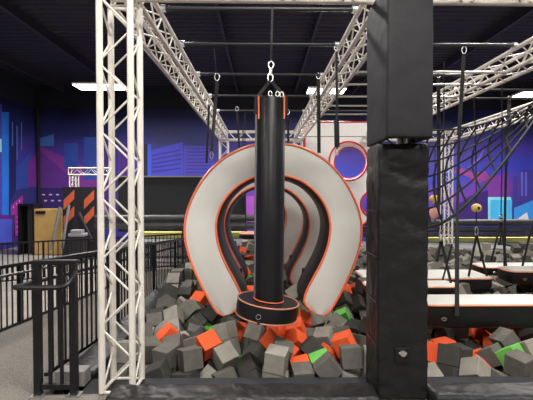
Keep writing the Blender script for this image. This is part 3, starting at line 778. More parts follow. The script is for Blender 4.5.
# far left group: striped board, small truss frame, tan board, dark locker, poles, crate
t = thing('striped_board', 'black boards with orange diagonal stripes left of the front truss column', 'board', at(78, 235, 14))
a, c = at(63, 250, 14), at(99, 187, 14); bm = nb(); box(bm, (a.x, 14, ZG + .02), (c.x, 14.08, c.z)); obj('board_face', bm, mat('black_board', (.02, .02, .024), .6), t)
for pl in ([(63.5, 200), (74, 190), (74, 199), (63.5, 210)], [(63.5, 217), (74, 206), (74, 216), (63.5, 227)], [(84, 200), (94, 190), (94, 199), (84, 209)], [(84, 217), (94, 206), (94, 215), (84, 226)]):
    bm = nb(); A = [at(x, y, 13.985) for x, y in pl]; v1 = [bm.verts.new(p) for p in A]; v2 = [bm.verts.new(p + V(0, .014, 0)) for p in A]
    bm.faces.new(v1); bm.faces.new(v2[::-1])
    for k in range(4): bm.faces.new((v1[k], v1[(k + 1) % 4], v2[(k + 1) % 4], v2[k]))
    obj('stripe', bm, M_orange, t)
reb(t)
s_ = at(74, 172, 14.6); truss('truss_frame', 'small distant truss column above the orange striped boards', (s_.x, 14.6, ZG + .01), (s_.x, 14.6, s_.z - .12), lod=4, s=.22, cr=.022)
s2 = at(70, 171.5, 14.6); s3 = at(112, 171.5, 14.6); truss('truss_frame', 'small distant horizontal truss above the orange striped boards', (s2.x, 14.6, s2.z), (s3.x, 14.6, s2.z), lod=4, s=.24, cr=.024)
t = thing('storage_box', 'tan box-like board beside a dark opening at the far left', 'board', at(47, 240, 15))
a, c = at(34.5, 250, 15), at(61, 209, 15); bm = nb(); box(bm, (a.x, 15, ZG + .02), (c.x, 15.5, c.z), .01); obj('board_face', bm, M_tan, t)
a, c = at(35.5, 214, 14.97), at(45, 211, 14.97); bm = nb(); box(bm, (a.x, 14.97, a.z), (c.x, 14.999, c.z)); obj('vent', bm, M_black, t)
reb(t)
t = thing('dark_locker', 'open dark cabinet with a black frame left of the tan board', 'cabinet', at(26, 240, 15))
a, c = at(18, 250, 15), at(34, 206, 15)
bm = nb(); box(bm, (a.x, 15, ZG + .02), (a.x + .08, 15.6, c.z)); box(bm, (c.x - .06, 15, ZG + .02), (c.x - .005, 15.6, c.z)); box(bm, (a.x, 15, c.z), (c.x - .005, 15.6, c.z + .08)); obj('frame', bm, M_black, t)
bm = nb(); box(bm, (a.x + .08, 15.5, ZG + .02), (c.x - .06, 15.6, c.z)); obj('back_panel', bm, mat('locker_grey', (.09, .085, .09), .6), t)
reb(t)
for k, (p, q, lab) in enumerate((((51, 240), (60, 207), 'grey pole leaning in front of the tan board'), ((62, 238), (69, 205), 'grey pole leaning against the striped boards'), ((92, 230), (79, 213), 'dark bar leaning across the striped boards'))):
    bm = nb(); tube(bm, at(*p, 13.6) + V(0, 0, -.35), at(*q, 13.8), .05, 8); tag(obj('leaning_pole', bm, M_midgrey if k < 2 else M_bar, None, True), lab, 'pole')
c = at(76, 230, 13.2); t = thing('gear_cart', 'low black cart with a pale grey top in front of the striped boards', 'cart', (c.x, 13.35, ZG))
bm = nb(); box(bm, (c.x - .24, 13.2, ZG + .005), (c.x + .24, 13.5, c.z - .22), .02); obj('cart_body', bm, M_bar, t)
bm = nb(); box(bm, (c.x - .26, 13.18, c.z - .22), (c.x + .26, 13.52, c.z - .12), .02); box(bm, (c.x - .2, 13.2, c.z - .12), (c.x + .18, 13.45, c.z), .03); obj('cart_top', bm, mat('pale_crate', (.30, .30, .31), .6), t)
reb(t)

# ---------------------------------------------------------------- lamps
def lamp(x, y, z, w, d, label, power):
    t = thing('ceiling_lamp', label, 'lamp', (x, y, z), 'high bay lamps')
    bm = nb(); box(bm, (-w / 2, -d / 2, .02), (w / 2, d / 2, .09), .01); obj('housing', bm, M_housing, t)
    bm = nb(); box(bm, (-w / 2 + .02, -d / 2 + .02, 0), (w / 2 - .02, d / 2 - .02, .02)); obj('diffuser', bm, M_lamp, t)
    bm = nb(); 
    for s in (-1, 1): tube(bm, (s * w * .35, 0, .09), (s * w * .35, 0, ZC - z), .006, 6)
    obj('suspension_cable', bm, M_bar, t)
    L = bpy.data.lights.new('lamp_light', 'AREA'); L.shape = 'RECTANGLE'; L.size = w; L.size_y = d; L.energy = power; L.color = (1, .965, .92)
    lo = bpy.data.objects.new('lamp_light', L); COL.objects.link(lo); lo.parent = t; lo.location = (0, 0, -.01)
    return t
p = at(100, 87.5, 13.8); lamp(p.x, 13.8, p.z, 1.6, .7, 'bright rectangular ceiling lamp behind the front truss column', 420)
p = at(326, 91.5, 14.2); lamp(p.x - .36, 14.2, p.z, .62, .7, 'glowing lamp seen through the truss, left one of the pair', 200); lamp(p.x + .36, 14.2, p.z, .62, .7, 'glowing lamp seen through the truss, right one of the pair', 200)
p = at(537, 95, 14.2); lamp(p.x, 14.2, p.z, 1.4, .7, 'bright ceiling lamp cut by the right edge of the photo', 420)
for x in (-5.0, .6, 6.2):
    for y in (-3.6, 1.2):
        lamp(x, y, 5.3, 1.5, .7, 'ceiling lamp over the landing, out of the photo', 265)
lamp(-2.2, 7.6, 6.2, 1.2, .5, 'unseen lamp added above the rig to brighten the pit', 380)  # added lamp out of view, brightens the back of the pit
lamp(4.6, 7.6, 6.2, 1.2, .5, 'unseen lamp added above the rig to brighten the right bay', 380)  # second added lamp, brightens the right-hand side of the pit
w = bpy.data.worlds.new('world'); sc.world = w; w.use_nodes = True; w.node_tree.nodes['Background'].inputs[0].default_value = (.02, .02, .03, 1)

# ---------------------------------------------------------------- foam cubes (settled positions)
# x, y, z in millimetres, quaternion in hundredths, colour number (0 grey, 1 grey in lit tone, 2 grey in shaded tone, 3 orange, 4 green)
CUBES = [
2344,3580,29,66,22,-71,12,0,130,3565,96,73,-6,-66,-13,1,-669,3706,50,32,-67,39,54,0,-358,3828,9,45,76,-13,-45,1,
1937,3587,-36,32,21,-88,30,1,818,3647,84,68,-10,-73,4,0,587,3546,24,60,-31,27,-68,0,1791,3769,38,49,-40,74,24,2,
-912,3799,34,69,20,68,-12,0,-525,3908,98,0,66,43,-61,3,-937,3581,-49,12,17,71,-68,2,2522,4088,57,66,-39,26,-59,0,
-130,3941,-142,43,30,-83,-18,2,2323,3982,-57,91,-28,-11,30,0,-414,4530,20,36,-32,47,-74,1,360,3560,-62,66,6,-6,75,0,
837,4039,57,96,2,-22,-19,3,496,3990,17,77,50,28,-29,2,-84,4625,-46,58,-10,74,-32,1,706,4522,-67,4,-22,-79,57,1,
-1297,3790,85,54,-46,62,32,1,-1117,3923,47,34,73,-28,53,0,-949,5185,79,26,-76,-53,27,1,-1100,4972,43,21,76,-36,-50,1,
372,4331,-38,12,73,-54,-41,3,1388,5734,-22,11,36,-84,39,0,2701,4911,-187,92,6,38,8,3,-65,4283,-156,11,-47,-78,41,0,
2430,3825,0,43,-27,13,85,4,-658,5235,-10,71,10,-48,-51,2,123,4275,-15,78,-46,-40,-14,3,-1002,4296,45,52,-19,-32,77,3,
-332,3603,-115,42,-39,-72,-40,0,1657,3905,26,87,-9,14,46,3,-1284,5331,89,38,85,-31,16,0,-1285,5487,199,70,-4,-49,52,2,
1747,3679,-123,56,-29,77,10,2,179,3763,85,55,10,83,3,0,-844,5086,-75,11,34,-12,92,0,2197,4750,-149,41,-21,-18,-87,0,
-687,3607,-126,8,-74,19,64,2,-1276,4738,35,20,-76,57,23,0,2439,4863,-106,1,86,50,-2,1,1168,5724,44,36,85,-32,19,0,
943,5062,-91,6,-41,86,31,1,388,4525,33,82,15,56,6,3,-899,4051,16,60,18,-77,-10,0,1509,3557,-80,60,-47,37,53,1,
703,5223,-86,74,-28,58,-19,1,503,5082,-37,48,52,-8,-71,3,-1326,6019,256,26,-66,66,26,1,-891,5666,58,2,22,94,26,3,
2008,4031,-67,2,79,-62,-1,2,567,3757,-29,14,10,72,-67,4,2653,3876,48,26,-64,-45,57,1,-1288,4349,47,33,56,73,-21,0,
-222,4915,-134,55,-71,40,-15,3,-1121,5804,87,38,58,43,58,2,1192,5061,-158,41,-20,69,-56,2,-501,3768,-190,11,30,32,89,1,
461,5669,141,66,-43,1,62,1,3158,4814,-18,23,-60,76,-9,0,371,3795,-101,61,-29,-45,-58,3,-368,4416,-135,68,56,-44,-19,1,
1102,4366,-77,26,-58,50,59,0,-133,4491,-176,41,37,77,32,0,1965,4260,-90,66,7,-74,10,3,1089,5356,-98,26,11,96,6,4,
1541,5995,186,51,41,68,-34,0,-83,3774,-237,6,23,35,-90,2,-1318,3729,-95,41,-57,-54,-46,0,-693,4099,10,34,-51,-59,-52,0,
667,4089,-108,24,-48,-76,38,3,183,4580,-33,16,36,-84,38,3,1234,4483,57,43,-31,83,16,2,-1116,5984,142,35,52,-63,45,0,
-1076,4815,-62,72,17,60,31,1,-835,4857,-141,40,41,65,-50,0,-1099,4511,-3,38,12,87,27,1,2144,3536,-129,54,-1,84,0,0,
2457,4624,-292,75,-4,-61,-24,2,-661,4322,-20,25,-43,11,-86,2,1010,3561,83,69,11,72,4,1,4612,6961,-23,71,-59,36,12,2,
-1322,6269,291,2,0,100,4,0,-1221,6483,237,14,70,-69,10,0,759,3563,-121,43,56,62,33,1,4483,7034,-194,49,-33,81,-1,0,
935,4574,-70,89,42,-16,-5,0,88,3545,-94,55,-49,-44,-51,0,2722,4674,-238,27,75,43,-43,3,7049,11009,26,42,63,33,56,0,
-414,5006,-91,26,-43,68,-53,0,271,3998,-35,57,57,60,-2,3,3021,5995,119,66,-5,-75,4,0,-1306,5028,11,25,-66,70,9,2,
3804,6410,-76,37,66,-20,-62,2,4423,7218,-30,30,-70,46,45,0,538,4620,-113,15,-9,-28,94,0,6180,9641,-31,5,-16,-81,57,1,
4323,9954,144,63,-30,-62,-36,1,6086,10765,124,10,11,69,70,1,1164,5615,-129,35,-90,1,-28,1,-1111,5485,30,3,45,-5,-89,1,
5086,8824,91,5,94,-34,-8,2,5685,9477,-2,44,37,71,41,1,1197,5903,136,29,-84,14,-45,3,-293,10058,209,7,-81,-9,-57,1,
3298,4845,-157,75,-52,14,-39,0,-133,5919,218,53,30,-72,33,0,93,4069,-177,57,9,-37,73,2,913,5357,-179,3,-67,-62,-42,1,
1497,5655,-208,33,61,22,68,1,2267,8742,61,9,-67,60,42,0,4652,8988,-80,59,-10,-13,79,0,838,3790,-137,82,9,-39,-40,1,
1492,6092,20,51,-41,48,59,0,-413,10448,264,46,-42,-37,-69,1,4230,7158,-148,70,-37,-48,-39,1,2797,4852,14,39,-30,-61,-62,4,
2840,5781,119,25,66,71,-2,1,5659,10883,-64,51,-40,-57,50,0,-698,5084,-213,66,69,15,-26,4,2023,4906,-231,9,-21,45,-86,0,
577,5623,-38,38,-49,12,-78,1,5539,9736,64,50,59,28,-57,1,-398,4023,-121,37,-22,-86,-27,0,7313,11078,95,4,-69,-71,-11,0,
7140,10619,-63,38,-44,65,49,1,-325,5246,-135,54,-54,36,54,2,1591,7100,19,39,60,56,42,0,2490,4914,-297,48,51,47,-54,0,
5351,9828,51,49,40,26,-73,1,5949,9721,57,53,63,27,50,0,2410,3967,-269,3,92,-37,7,0,-1107,6195,115,69,10,-8,71,0,
4419,9740,122,53,-7,19,82,0,133,3773,-124,44,70,-49,28,1,-910,3874,-147,72,4,69,5,0,-920,5462,-27,42,43,78,19,0,
-1302,7378,182,20,-68,-59,-39,1,4249,6954,-195,71,47,-16,-49,0,820,4864,-148,23,-42,-82,-30,1,4398,9046,-43,0,87,-5,-49,1,
1014,3588,-104,7,-46,-88,-9,0,-171,7669,107,44,40,-71,-37,0,3731,6755,-85,78,-8,-9,-62,2,3713,8932,79,23,72,-28,-59,0,
-142,5415,201,75,33,-57,4,3,-1052,6440,7,64,-12,36,-67,0,-263,8232,62,64,32,-21,67,1,7259,10654,92,81,-4,-58,9,0,
2884,11348,-129,33,45,46,68,0,411,7273,34,28,-16,84,43,0,1891,7730,54,25,-23,-94,2,2,-294,9022,60,22,-58,-25,-74,3,
4521,9515,-29,27,-1,-84,-47,2,-479,10363,52,73,-13,13,66,3,5122,10873,-14,55,36,-30,69,0,5224,10018,-99,66,-60,-26,-38,1,
-854,4408,-123,51,78,34,-12,2,1391,5891,-316,48,47,49,56,0,4434,9696,-65,54,-50,-64,-23,0,3487,8084,-3,11,-87,-31,36,0,
1998,4848,16,73,17,10,65,1,3862,8014,-7,74,-24,-38,-50,0,6210,9259,-96,79,-6,-50,34,2,351,6366,-1,41,21,60,-65,2,
3725,8530,-37,91,-34,-15,-19,0,2214,4106,-158,43,39,-19,79,3,6411,9610,-74,25,66,28,65,2,-949,4614,-138,97,-1,-1,24,1,
5274,9755,-111,91,-28,2,-30,2,5897,10031,49,41,41,-72,37,0,1526,6687,-67,79,-12,-20,57,3,-297,7226,99,77,39,15,-48,3,
1613,5831,82,10,-22,72,-65,2,4476,8831,-178,83,50,25,7,0,-282,3893,-289,9,-47,3,-88,0,4334,9896,-49,3,-98,-20,-2,0,
-1058,5016,-170,25,-18,90,30,0,2082,3773,-103,64,49,-10,-58,3,-461,5405,-51,57,-60,48,-27,2,-1145,6844,163,47,45,38,-65,0,
3953,8869,-99,4,9,94,-32,0,-1150,3939,-139,68,-43,-48,-35,2,-677,3999,-193,8,42,9,90,2,532,7947,65,5,98,-14,-11,2,
-247,9587,34,9,52,-62,57,0,5397,11500,-25,35,31,62,-64,2,542,7037,76,51,48,-41,-59,2,4595,9305,-56,63,3,-71,31,0,
6164,9928,40,64,-70,-4,-30,1,5062,10211,-63,37,8,-39,84,2,-1319,5849,119,69,13,69,18,1,4701,7073,-302,31,-60,44,-59,1,
-692,10706,94,11,25,-62,-74,0,-491,4201,-195,38,79,-43,23,0,543,7160,-100,91,5,13,-40,0,5101,9536,-134,25,20,-46,-83,0,
4886,9709,-102,51,35,-78,-4,1,-1109,3603,-122,72,-13,-16,67,0,-639,5523,32,77,-8,39,50,2,-572,5549,-232,86,44,14,-22,0,
1582,6918,-78,4,-57,-3,82,2,4839,8356,-264,4,72,52,-46,1,5727,8818,-58,52,-6,-32,79,2,2304,9511,4,71,69,1,-12,2,
3480,7638,27,2,36,15,92,2,-1323,4550,-74,25,-97,0,-2,1,4350,6806,-261,37,11,78,-50,0,3120,7650,104,64,-34,1,-68,1,
2427,9914,-3,10,29,-16,94,0,1258,5862,-142,28,4,62,74,0,5623,10376,44,37,59,-61,37,1,-499,4714,-90,47,-83,14,-27,4,
4798,6901,-87,48,26,-32,-78,0,7209,10865,-91,26,-80,-9,-54,2,3581,5998,-60,95,9,-30,-7,1,-201,7120,-24,33,38,5,86,4,
2956,4846,-121,94,5,-27,21,3,-2,4889,5,80,56,18,-9,2,631,5478,-153,21,-88,-34,26,0,4301,7459,-149,37,61,-43,-55,2,
5873,9540,-107,66,74,3,14,0,-1081,5207,-94,36,-76,54,7,0,3739,8824,-76,67,36,21,-62,1,2775,4854,228,74,-66,-10,-9,2,
882,5517,-84,43,-61,67,2,0,2073,8487,-62,66,23,71,-2,2,-338,8594,51,44,10,-48,75,2,-319,10047,-5,75,42,-20,-48,2,
-293,4300,-282,39,68,13,-60,4,-196,10299,255,68,73,8,5,0,355,3898,-263,79,21,9,-57,1,4764,7178,-122,37,92,6,-8,2,
-197,4681,-272,20,26,-62,71,0,1710,7509,-9,51,-81,-27,12,0,1907,8161,19,54,0,-61,-58,0,5718,9868,48,22,67,-21,68,1,
6482,9948,-72,86,-33,20,34,0,1044,5902,-71,19,-67,11,71,0,4193,9004,-145,22,-53,46,-68,1,2188,8865,-58,26,-45,-22,82,0,
-490,9407,53,77,-46,-44,-4,0,5896,9309,-148,18,65,-70,-25,0,-1300,6696,214,80,58,-12,-4,0,-331,7467,124,35,-88,-15,-29,0,
-1279,7615,276,63,-12,-74,-19,2,2346,8526,78,11,92,11,-35,2,5576,10011,36,36,66,29,-59,0,1827,7102,124,40,-44,60,54,1,
2232,9204,-82,48,70,-51,14,0,4057,9579,-90,50,-46,-73,-2,0,6651,11132,-115,30,30,11,-90,0,4034,8444,-53,6,-45,-52,-73,1,
5021,9051,-88,76,-7,-3,65,1,3079,4912,-266,73,-63,-25,-6,0,2944,5107,-255,94,18,-27,-11,3,-139,5268,-79,80,-7,60,2,0,
4206,9401,-175,59,-42,9,68,0,2374,3601,-157,52,49,57,-39,1,-85,6892,61,51,32,62,-51,1,5325,10943,-70,31,57,76,-5,0,
557,3987,-230,75,51,33,-25,0,4888,9406,-136,20,60,60,49,0,1210,4633,-169,53,-74,41,-2,0,1913,4685,-262,18,39,49,76,1,
1792,7286,40,25,-26,70,61,2,-254,8766,-13,41,13,-50,75,0,5676,9386,-169,67,-20,-9,-71,2,6840,9973,-166,38,-52,76,8,1,
5182,10758,-189,70,27,-55,-38,0,4628,11234,-77,17,-76,-57,27,0,936,4030,-105,33,42,-48,69,0,59,4581,-271,9,-59,-5,-80,1,
2248,8380,-94,66,-23,55,45,0,5421,9515,-82,30,2,14,94,1,1080,4919,-262,29,-61,13,72,0,2209,4994,-42,21,10,88,42,0,
1202,5477,-252,83,26,43,23,1,1737,8015,-5,17,-90,40,8,1,4216,8395,-161,31,23,-19,91,0,-480,9129,50,45,67,1,59,0,
6820,10948,-144,49,-32,79,-17,0,7041,11052,-163,27,63,-55,47,2,-732,4654,-151,47,60,-33,56,2,1332,4932,-124,11,31,87,36,0,
-767,5477,-138,20,83,32,42,2,916,5710,11,16,-64,-63,-41,2,3634,6941,-275,67,0,-35,66,0,3479,7847,-58,72,-57,-39,-11,0,
589,8902,-68,58,76,18,23,0,-543,9910,-9,60,38,-65,-25,2,1785,4144,-104,48,-52,-61,-36,1,1477,6393,-107,2,21,29,-93,2,
4799,7455,-173,86,47,5,-19,2,3298,7973,26,37,14,82,-41,1,4973,10473,-164,62,23,68,32,1,-479,10568,48,54,39,-56,-49,1,
924,10705,68,30,-75,-34,-48,0,-594,4292,-323,22,43,78,-39,1,-964,5354,-188,38,88,-24,-19,0,4972,7154,-135,62,10,21,-75,0,
4158,10129,-23,50,78,-36,5,1,817,10387,-31,60,-69,-36,-18,0,5426,10676,-193,26,-64,-69,-20,0,1641,3881,-199,22,-48,35,78,0,
321,4123,-167,36,-63,67,15,2,884,4265,-132,35,-3,-58,-73,0,2261,4927,-229,15,42,-84,29,0,2783,5239,-288,58,15,-56,57,2,
4574,7426,-83,61,34,-68,-22,0,-338,7911,37,39,75,49,20,2,5061,8338,-276,63,-6,2,-77,3,-549,11468,-62,36,-30,-87,12,2,
-276,4978,-330,72,-30,-54,-30,2,3408,5218,-288,58,13,74,33,1,-862,5806,-79,27,-91,33,1,2,-833,6207,-16,94,-12,-31,-8,4,
-994,6640,55,22,-12,-94,-23,1,-188,7379,-40,53,-79,-27,-12,1,3790,8313,-99,15,7,90,41,1,-554,8954,134,58,-67,-5,47,0,
5382,9270,-96,77,36,45,27,1,2616,9695,-20,6,-85,21,-48,4,2375,9715,-42,26,-70,-65,12,0,5831,11444,-257,65,26,-71,2,0,
2197,3855,-234,34,17,85,37,1,942,4446,-258,24,29,-93,-3,2,-408,4820,-286,69,-29,-63,-19,0,3403,4939,-319,49,-11,-10,86,0,
2469,5103,-29,49,40,-7,-77,0,2584,5137,-178,26,-54,-76,25,1,27,5260,-226,24,76,14,-58,3,-304,5482,-137,28,-77,0,-57,0,
-1316,5676,35,20,-68,12,-70,0,4019,5894,-74,28,55,-57,55,3,-1316,6128,100,5,2,37,-93,0,-1292,6407,68,7,54,82,-16,0,
1364,6887,-22,2,65,76,-1,0,3916,7231,-206,85,38,-19,31,1,4436,7272,-248,27,65,-28,65,2,3954,7404,-3,49,3,-67,56,0,
5077,8305,-87,54,56,49,40,1,5129,8511,-117,17,-66,-2,73,3,4792,8773,-143,6,-1,95,32,1,-159,9156,82,43,-21,-2,87,1,
6418,9402,-152,11,3,-88,-46,4,6156,9447,-166,26,42,-4,-87,1,596,9522,-63,56,-82,3,9,0,4401,9613,-232,65,-21,73,-7,1,
6215,9885,-139,25,26,93,-2,2,5493,9917,-189,5,-47,24,85,0,4694,10127,-101,26,19,83,46,0,-210,10334,70,63,4,-1,77,1,
5243,10540,-131,38,71,-56,22,2,6024,10797,-62,13,-70,-12,-69,1,7408,10897,16,37,73,-47,-34,0,6910,11276,-147,84,5,28,47,1,
3144,3534,-58,50,-50,-50,50,0,4627,3546,-93,6,-52,4,-85,0,7477,3548,-330,6,-98,1,-19,0,6673,3550,-99,76,6,-65,-7,1,
5481,3552,33,63,-52,-43,-38,0,4427,3552,97,3,-3,-63,-78,0,3600,3554,-125,64,-14,-31,69,1,6861,3555,63,48,-34,-53,-61,2,
6476,3555,-98,51,-37,49,60,0,1231,3559,38,20,-64,73,-12,3,5574,3561,-200,68,-56,24,42,0,4953,3562,-79,65,0,-14,75,2,
6903,3564,-141,20,-97,-3,-15,4,5801,3564,-74,54,84,4,-7,0,609,3564,-262,68,49,-38,38,0,2607,3567,-25,44,44,73,27,3,
5354,3571,-122,10,-81,-5,-58,0,2791,3572,-79,16,81,27,49,3,-260,3576,-287,62,-54,51,26,0,98,3579,-281,39,-55,35,65,0,
4671,3581,-279,47,73,-45,-21,0,5338,3587,-314,57,9,81,-10,1,-616,3594,-308,16,-65,-30,-68,0,1272,3596,-149,42,-74,22,48,2,
3826,3597,-140,38,-49,51,59,0,6397,3600,-267,17,-80,-58,1,1,-950,3606,-258,46,70,31,-45,4,3887,3607,38,6,-22,69,-69,3,
1795,3609,-334,64,55,-23,49,2,3429,3612,-283,68,28,-43,53,1,3745,3614,-316,58,-23,74,25,0,-1301,3616,-262,7,70,8,71,1,
6068,3627,-298,69,-50,52,4,2,4989,3630,-253,32,26,54,73,0,322,3632,-279,15,64,27,70,1,4396,3633,-76,60,-45,-50,44,2,
2683,3640,-290,57,10,56,59,0,2953,3646,39,69,-11,37,61,0,6678,3649,-274,77,12,0,63,0,5732,3651,-296,4,-36,-81,47,1,
3041,3659,-256,88,-43,-19,5,1,4206,3664,-250,60,-73,19,25,2,1028,3669,-279,25,67,-38,58,2,2118,3673,-319,16,70,34,61,0,
1456,3680,-277,66,-70,-26,4,0,2394,3681,-334,64,75,-12,-12,0,4030,3694,-134,61,56,-22,51,0,4426,3697,-297,23,68,-13,-69,4,
6923,3721,-305,23,20,80,-51,2,6019,3722,-138,45,-86,-25,-3,2,4736,3728,-24,38,71,41,43,0,7495,3740,-304,46,48,54,-51,2,
2633,3753,-113,33,-51,-70,-38,0,633,3758,-306,78,0,62,-9,0,3400,3770,-149,74,43,-45,-26,1,4563,3781,50,61,-52,-27,-54,0,
3741,3782,-62,76,-58,-24,-18,0,2935,3788,-144,17,-53,-74,-37,2,1223,3794,-263,13,-47,-84,23,0,4227,3801,-1,20,-89,38,17,0,
7130,3802,-214,35,-17,-75,-53,1,1125,3825,-44,16,-8,98,10,1,4745,3828,-235,21,-56,73,33,0,4976,3829,-85,74,30,61,1,0,
5988,3831,25,64,-35,1,68,0,3428,3842,26,38,-66,-32,56,0,1880,3845,-223,6,-82,-51,24,0,6295,3856,-276,81,15,20,54,1,
4542,3861,-121,51,62,-23,-55,2,3227,3887,-8,71,-21,8,66,0,3017,3897,52,2,-11,-88,-46,1,1398,3905,-303,32,-49,38,72,4,
122,3907,-276,37,42,78,-28,0,5769,3908,-82,1,80,-1,59,1,3933,3908,-131,71,-59,-28,-27,0,7478,3909,69,2,-19,8,-98,2,
3716,3909,-264,23,-55,-10,-79,2,5723,3913,-265,35,-48,47,65,0,6053,3913,-275,73,-32,17,57,3,2736,3915,-292,66,-25,56,44,0,
1422,3915,-111,68,69,0,-24,1,4982,3917,-258,52,-31,-46,-65,3,7315,3921,-274,22,-4,-61,-76,0,4089,3922,-240,19,-37,62,67,1,
1038,3930,-269,69,66,0,28,3,7443,3939,-118,15,32,-93,-14,2,4470,3945,-276,32,51,65,-46,0,-1263,3960,-300,51,-62,-35,-48,1,
-528,3965,-309,15,93,8,33,2,6647,3972,-281,5,17,-76,-63,1,775,3978,-290,71,57,31,-28,1,3559,3987,-113,59,-64,46,18,0,
3388,3994,-255,67,-52,50,18,0,6579,3994,-104,40,-66,41,49,0,4271,4002,-166,33,61,-70,-15,1,5978,4011,-120,71,35,-57,-21,1,
4701,4016,-306,26,71,27,60,1,2962,4023,-265,28,1,3,96,0,2607,4023,-121,88,-16,45,0,1,2001,4023,-258,87,0,0,50,1,
6342,4048,-303,31,-62,-45,-57,0,5226,4054,-272,25,86,44,3,2,2834,4055,-78,65,-5,-75,8,1,1751,4062,-276,53,-70,28,-38,0,
3023,4071,-36,96,-28,-5,0,4,3460,4071,24,76,29,34,48,0,3790,4078,-29,94,29,3,17,0,1217,4087,-226,23,-74,38,-51,1,
6367,4096,-120,36,32,-69,-54,1,3281,4105,-127,91,-21,-16,33,1,3206,4107,80,44,44,-56,55,1,-119,4114,-272,43,45,-78,7,0,
1517,4125,-180,81,-28,-39,34,0,5740,4130,-157,96,25,10,-4,0,-894,4130,-189,28,76,52,-28,0,5925,4138,19,1,66,52,54,1,
3755,4144,-206,48,7,28,-83,1,-1135,4176,-99,16,56,14,-80,1,-1224,4187,-270,61,-54,-47,-35,1,5482,4193,-303,45,-56,46,52,0,
6134,4198,-56,0,42,-40,82,0,4089,4201,-311,24,23,-63,70,0,2750,4209,-260,30,56,75,19,2,731,4212,-313,83,-19,-3,53,0,
6592,4213,-136,11,54,82,14,1,4957,4215,-114,98,2,-6,17,0,4267,4221,-215,69,33,-27,-59,1,6672,4229,-306,58,73,-33,-13,4,
416,4230,-296,66,46,59,8,0,3130,4238,-235,80,-3,26,-54,0,3966,4238,-165,32,-41,-12,85,1,2025,4244,-272,98,0,-6,-17,1,
2349,4250,-295,32,79,52,-7,0,5027,4268,-293,9,-66,-6,-74,4,152,4269,-302,37,-37,-33,79,0,1409,4277,-316,41,52,11,74,3,
6005,4284,-266,16,-82,48,-26,0,4486,4285,-267,32,-68,-64,-18,0,-870,4289,-327,27,93,-24,-12,1,6258,4290,-168,1,-83,-39,-40,1,
3459,4292,-69,35,-63,-34,-61,0,6978,4294,-299,44,-77,-8,45,3,1720,4294,-246,9,-9,60,-79,3,1094,4295,-254,41,65,-18,61,1,
3423,4296,-256,70,-71,8,-7,4,5690,4300,-290,70,-15,-58,-38,1,7382,4303,-285,66,-59,-43,-17,1,3675,4303,-315,46,-17,-74,45,0,
619,4306,-169,33,-61,-50,52,0,5264,4308,-192,55,-76,-21,-27,0,6408,4313,-289,27,32,-83,37,1,7469,4338,-119,32,63,-70,-9,1,
1329,4356,-136,73,42,-52,-16,0,1634,4359,-32,38,-74,11,-55,3,7091,4360,-140,38,42,11,-82,2,5868,4363,-131,18,-72,62,-27,0,
7304,4370,-24,10,-68,-65,32,2,4832,4376,-1,73,36,15,-56,2,4090,4378,-109,52,1,43,-74,2,-1317,4387,-168,17,-65,-19,72,0,
182,4398,-159,67,-48,-57,-3,1,-1059,4398,-224,75,55,-36,5,1,7103,4403,68,64,52,-16,54,1,2977,4406,-244,11,-87,-22,42,3,
-621,4425,-185,70,-15,52,-46,1,4320,4429,-110,73,-43,-26,-46,0,5145,4430,-85,89,-12,42,-12,2,3909,4432,-289,26,63,-34,65,0,
4730,4437,-224,23,-75,53,33,1,4505,4442,-161,48,23,81,27,1,2769,4452,-284,18,-28,51,79,0,5557,4458,-289,12,-91,36,16,1,
1524,4458,-155,41,38,83,-6,1,6602,4458,-179,33,19,17,91,0,4951,4475,-176,54,62,48,-31,1,3216,4485,-193,3,-21,-86,47,0,
366,4501,-223,66,-51,-55,3,0,6112,4511,-29,62,34,-18,-69,1,-1270,4528,-311,2,-74,31,-60,0,6306,4532,-149,9,-8,62,77,1,
3657,4533,-260,72,-5,43,-54,1,3466,4548,-103,19,-75,-13,-63,0,5339,4553,-284,54,8,-72,-44,1,7474,4560,-161,50,-36,55,56,2,
4374,4564,-290,64,-13,57,50,2,1738,4565,-232,43,-64,19,60,3,6096,4571,-272,79,-44,-34,-28,2,7031,4573,-78,12,-55,-83,-6,1,
2145,4577,-285,82,18,-47,28,0,5076,4577,-309,54,21,0,-81,0,5803,4578,-269,24,-44,42,76,0,1426,4579,-268,27,-91,18,26,0,
-904,4585,-328,87,2,-2,-49,3,-470,4585,-277,17,21,96,9,2,6395,4589,-312,60,-51,38,49,0,1079,4597,-315,16,-46,31,81,2,
4707,4605,-87,69,-18,-58,40,4,7407,4605,-334,57,-25,65,43,0,4122,4607,-253,14,82,-55,-2,2,4515,4610,-50,19,69,41,57,1,
5930,4611,-107,17,39,48,-77,2,771,4611,-287,54,-35,-75,-17,1,7087,4618,-270,20,36,59,70,1,3309,4627,-302,42,46,29,72,0,
5190,4635,-87,62,-31,7,-71,4,6518,4638,-63,9,-57,-40,71,2,3041,4640,-281,51,-70,-14,49,3,3769,4642,-87,69,21,-28,63,0,
6759,4649,-149,28,54,29,-74,1,5458,4656,-162,6,20,90,39,0,3864,4665,-304,63,26,-70,23,0,1635,4671,-24,22,83,36,36,0,
6654,4672,-321,58,54,-41,47,0,4205,4678,-89,6,89,43,-13,0,1491,4684,97,4,35,6,93,0,4941,4684,-45,85,11,-51,9,0,
1357,4685,-47,74,58,9,-32,3,4547,4698,-253,73,37,-5,57,1,494,4700,-311,20,-71,-64,-22,0,4850,4706,-211,70,-49,-43,-28,1,
6840,4711,18,99,-6,13,-8,0,-1138,4718,-272,15,-49,-36,78,0,992,4720,-175,35,-87,-22,-28,1,6268,4723,-57,96,20,22,0,0,
7281,4734,-242,58,39,71,-7,0,3581,4734,33,26,12,-41,86,2,5691,4741,-141,31,-60,9,-73,3,227,4742,-221,35,73,-12,-57,0,
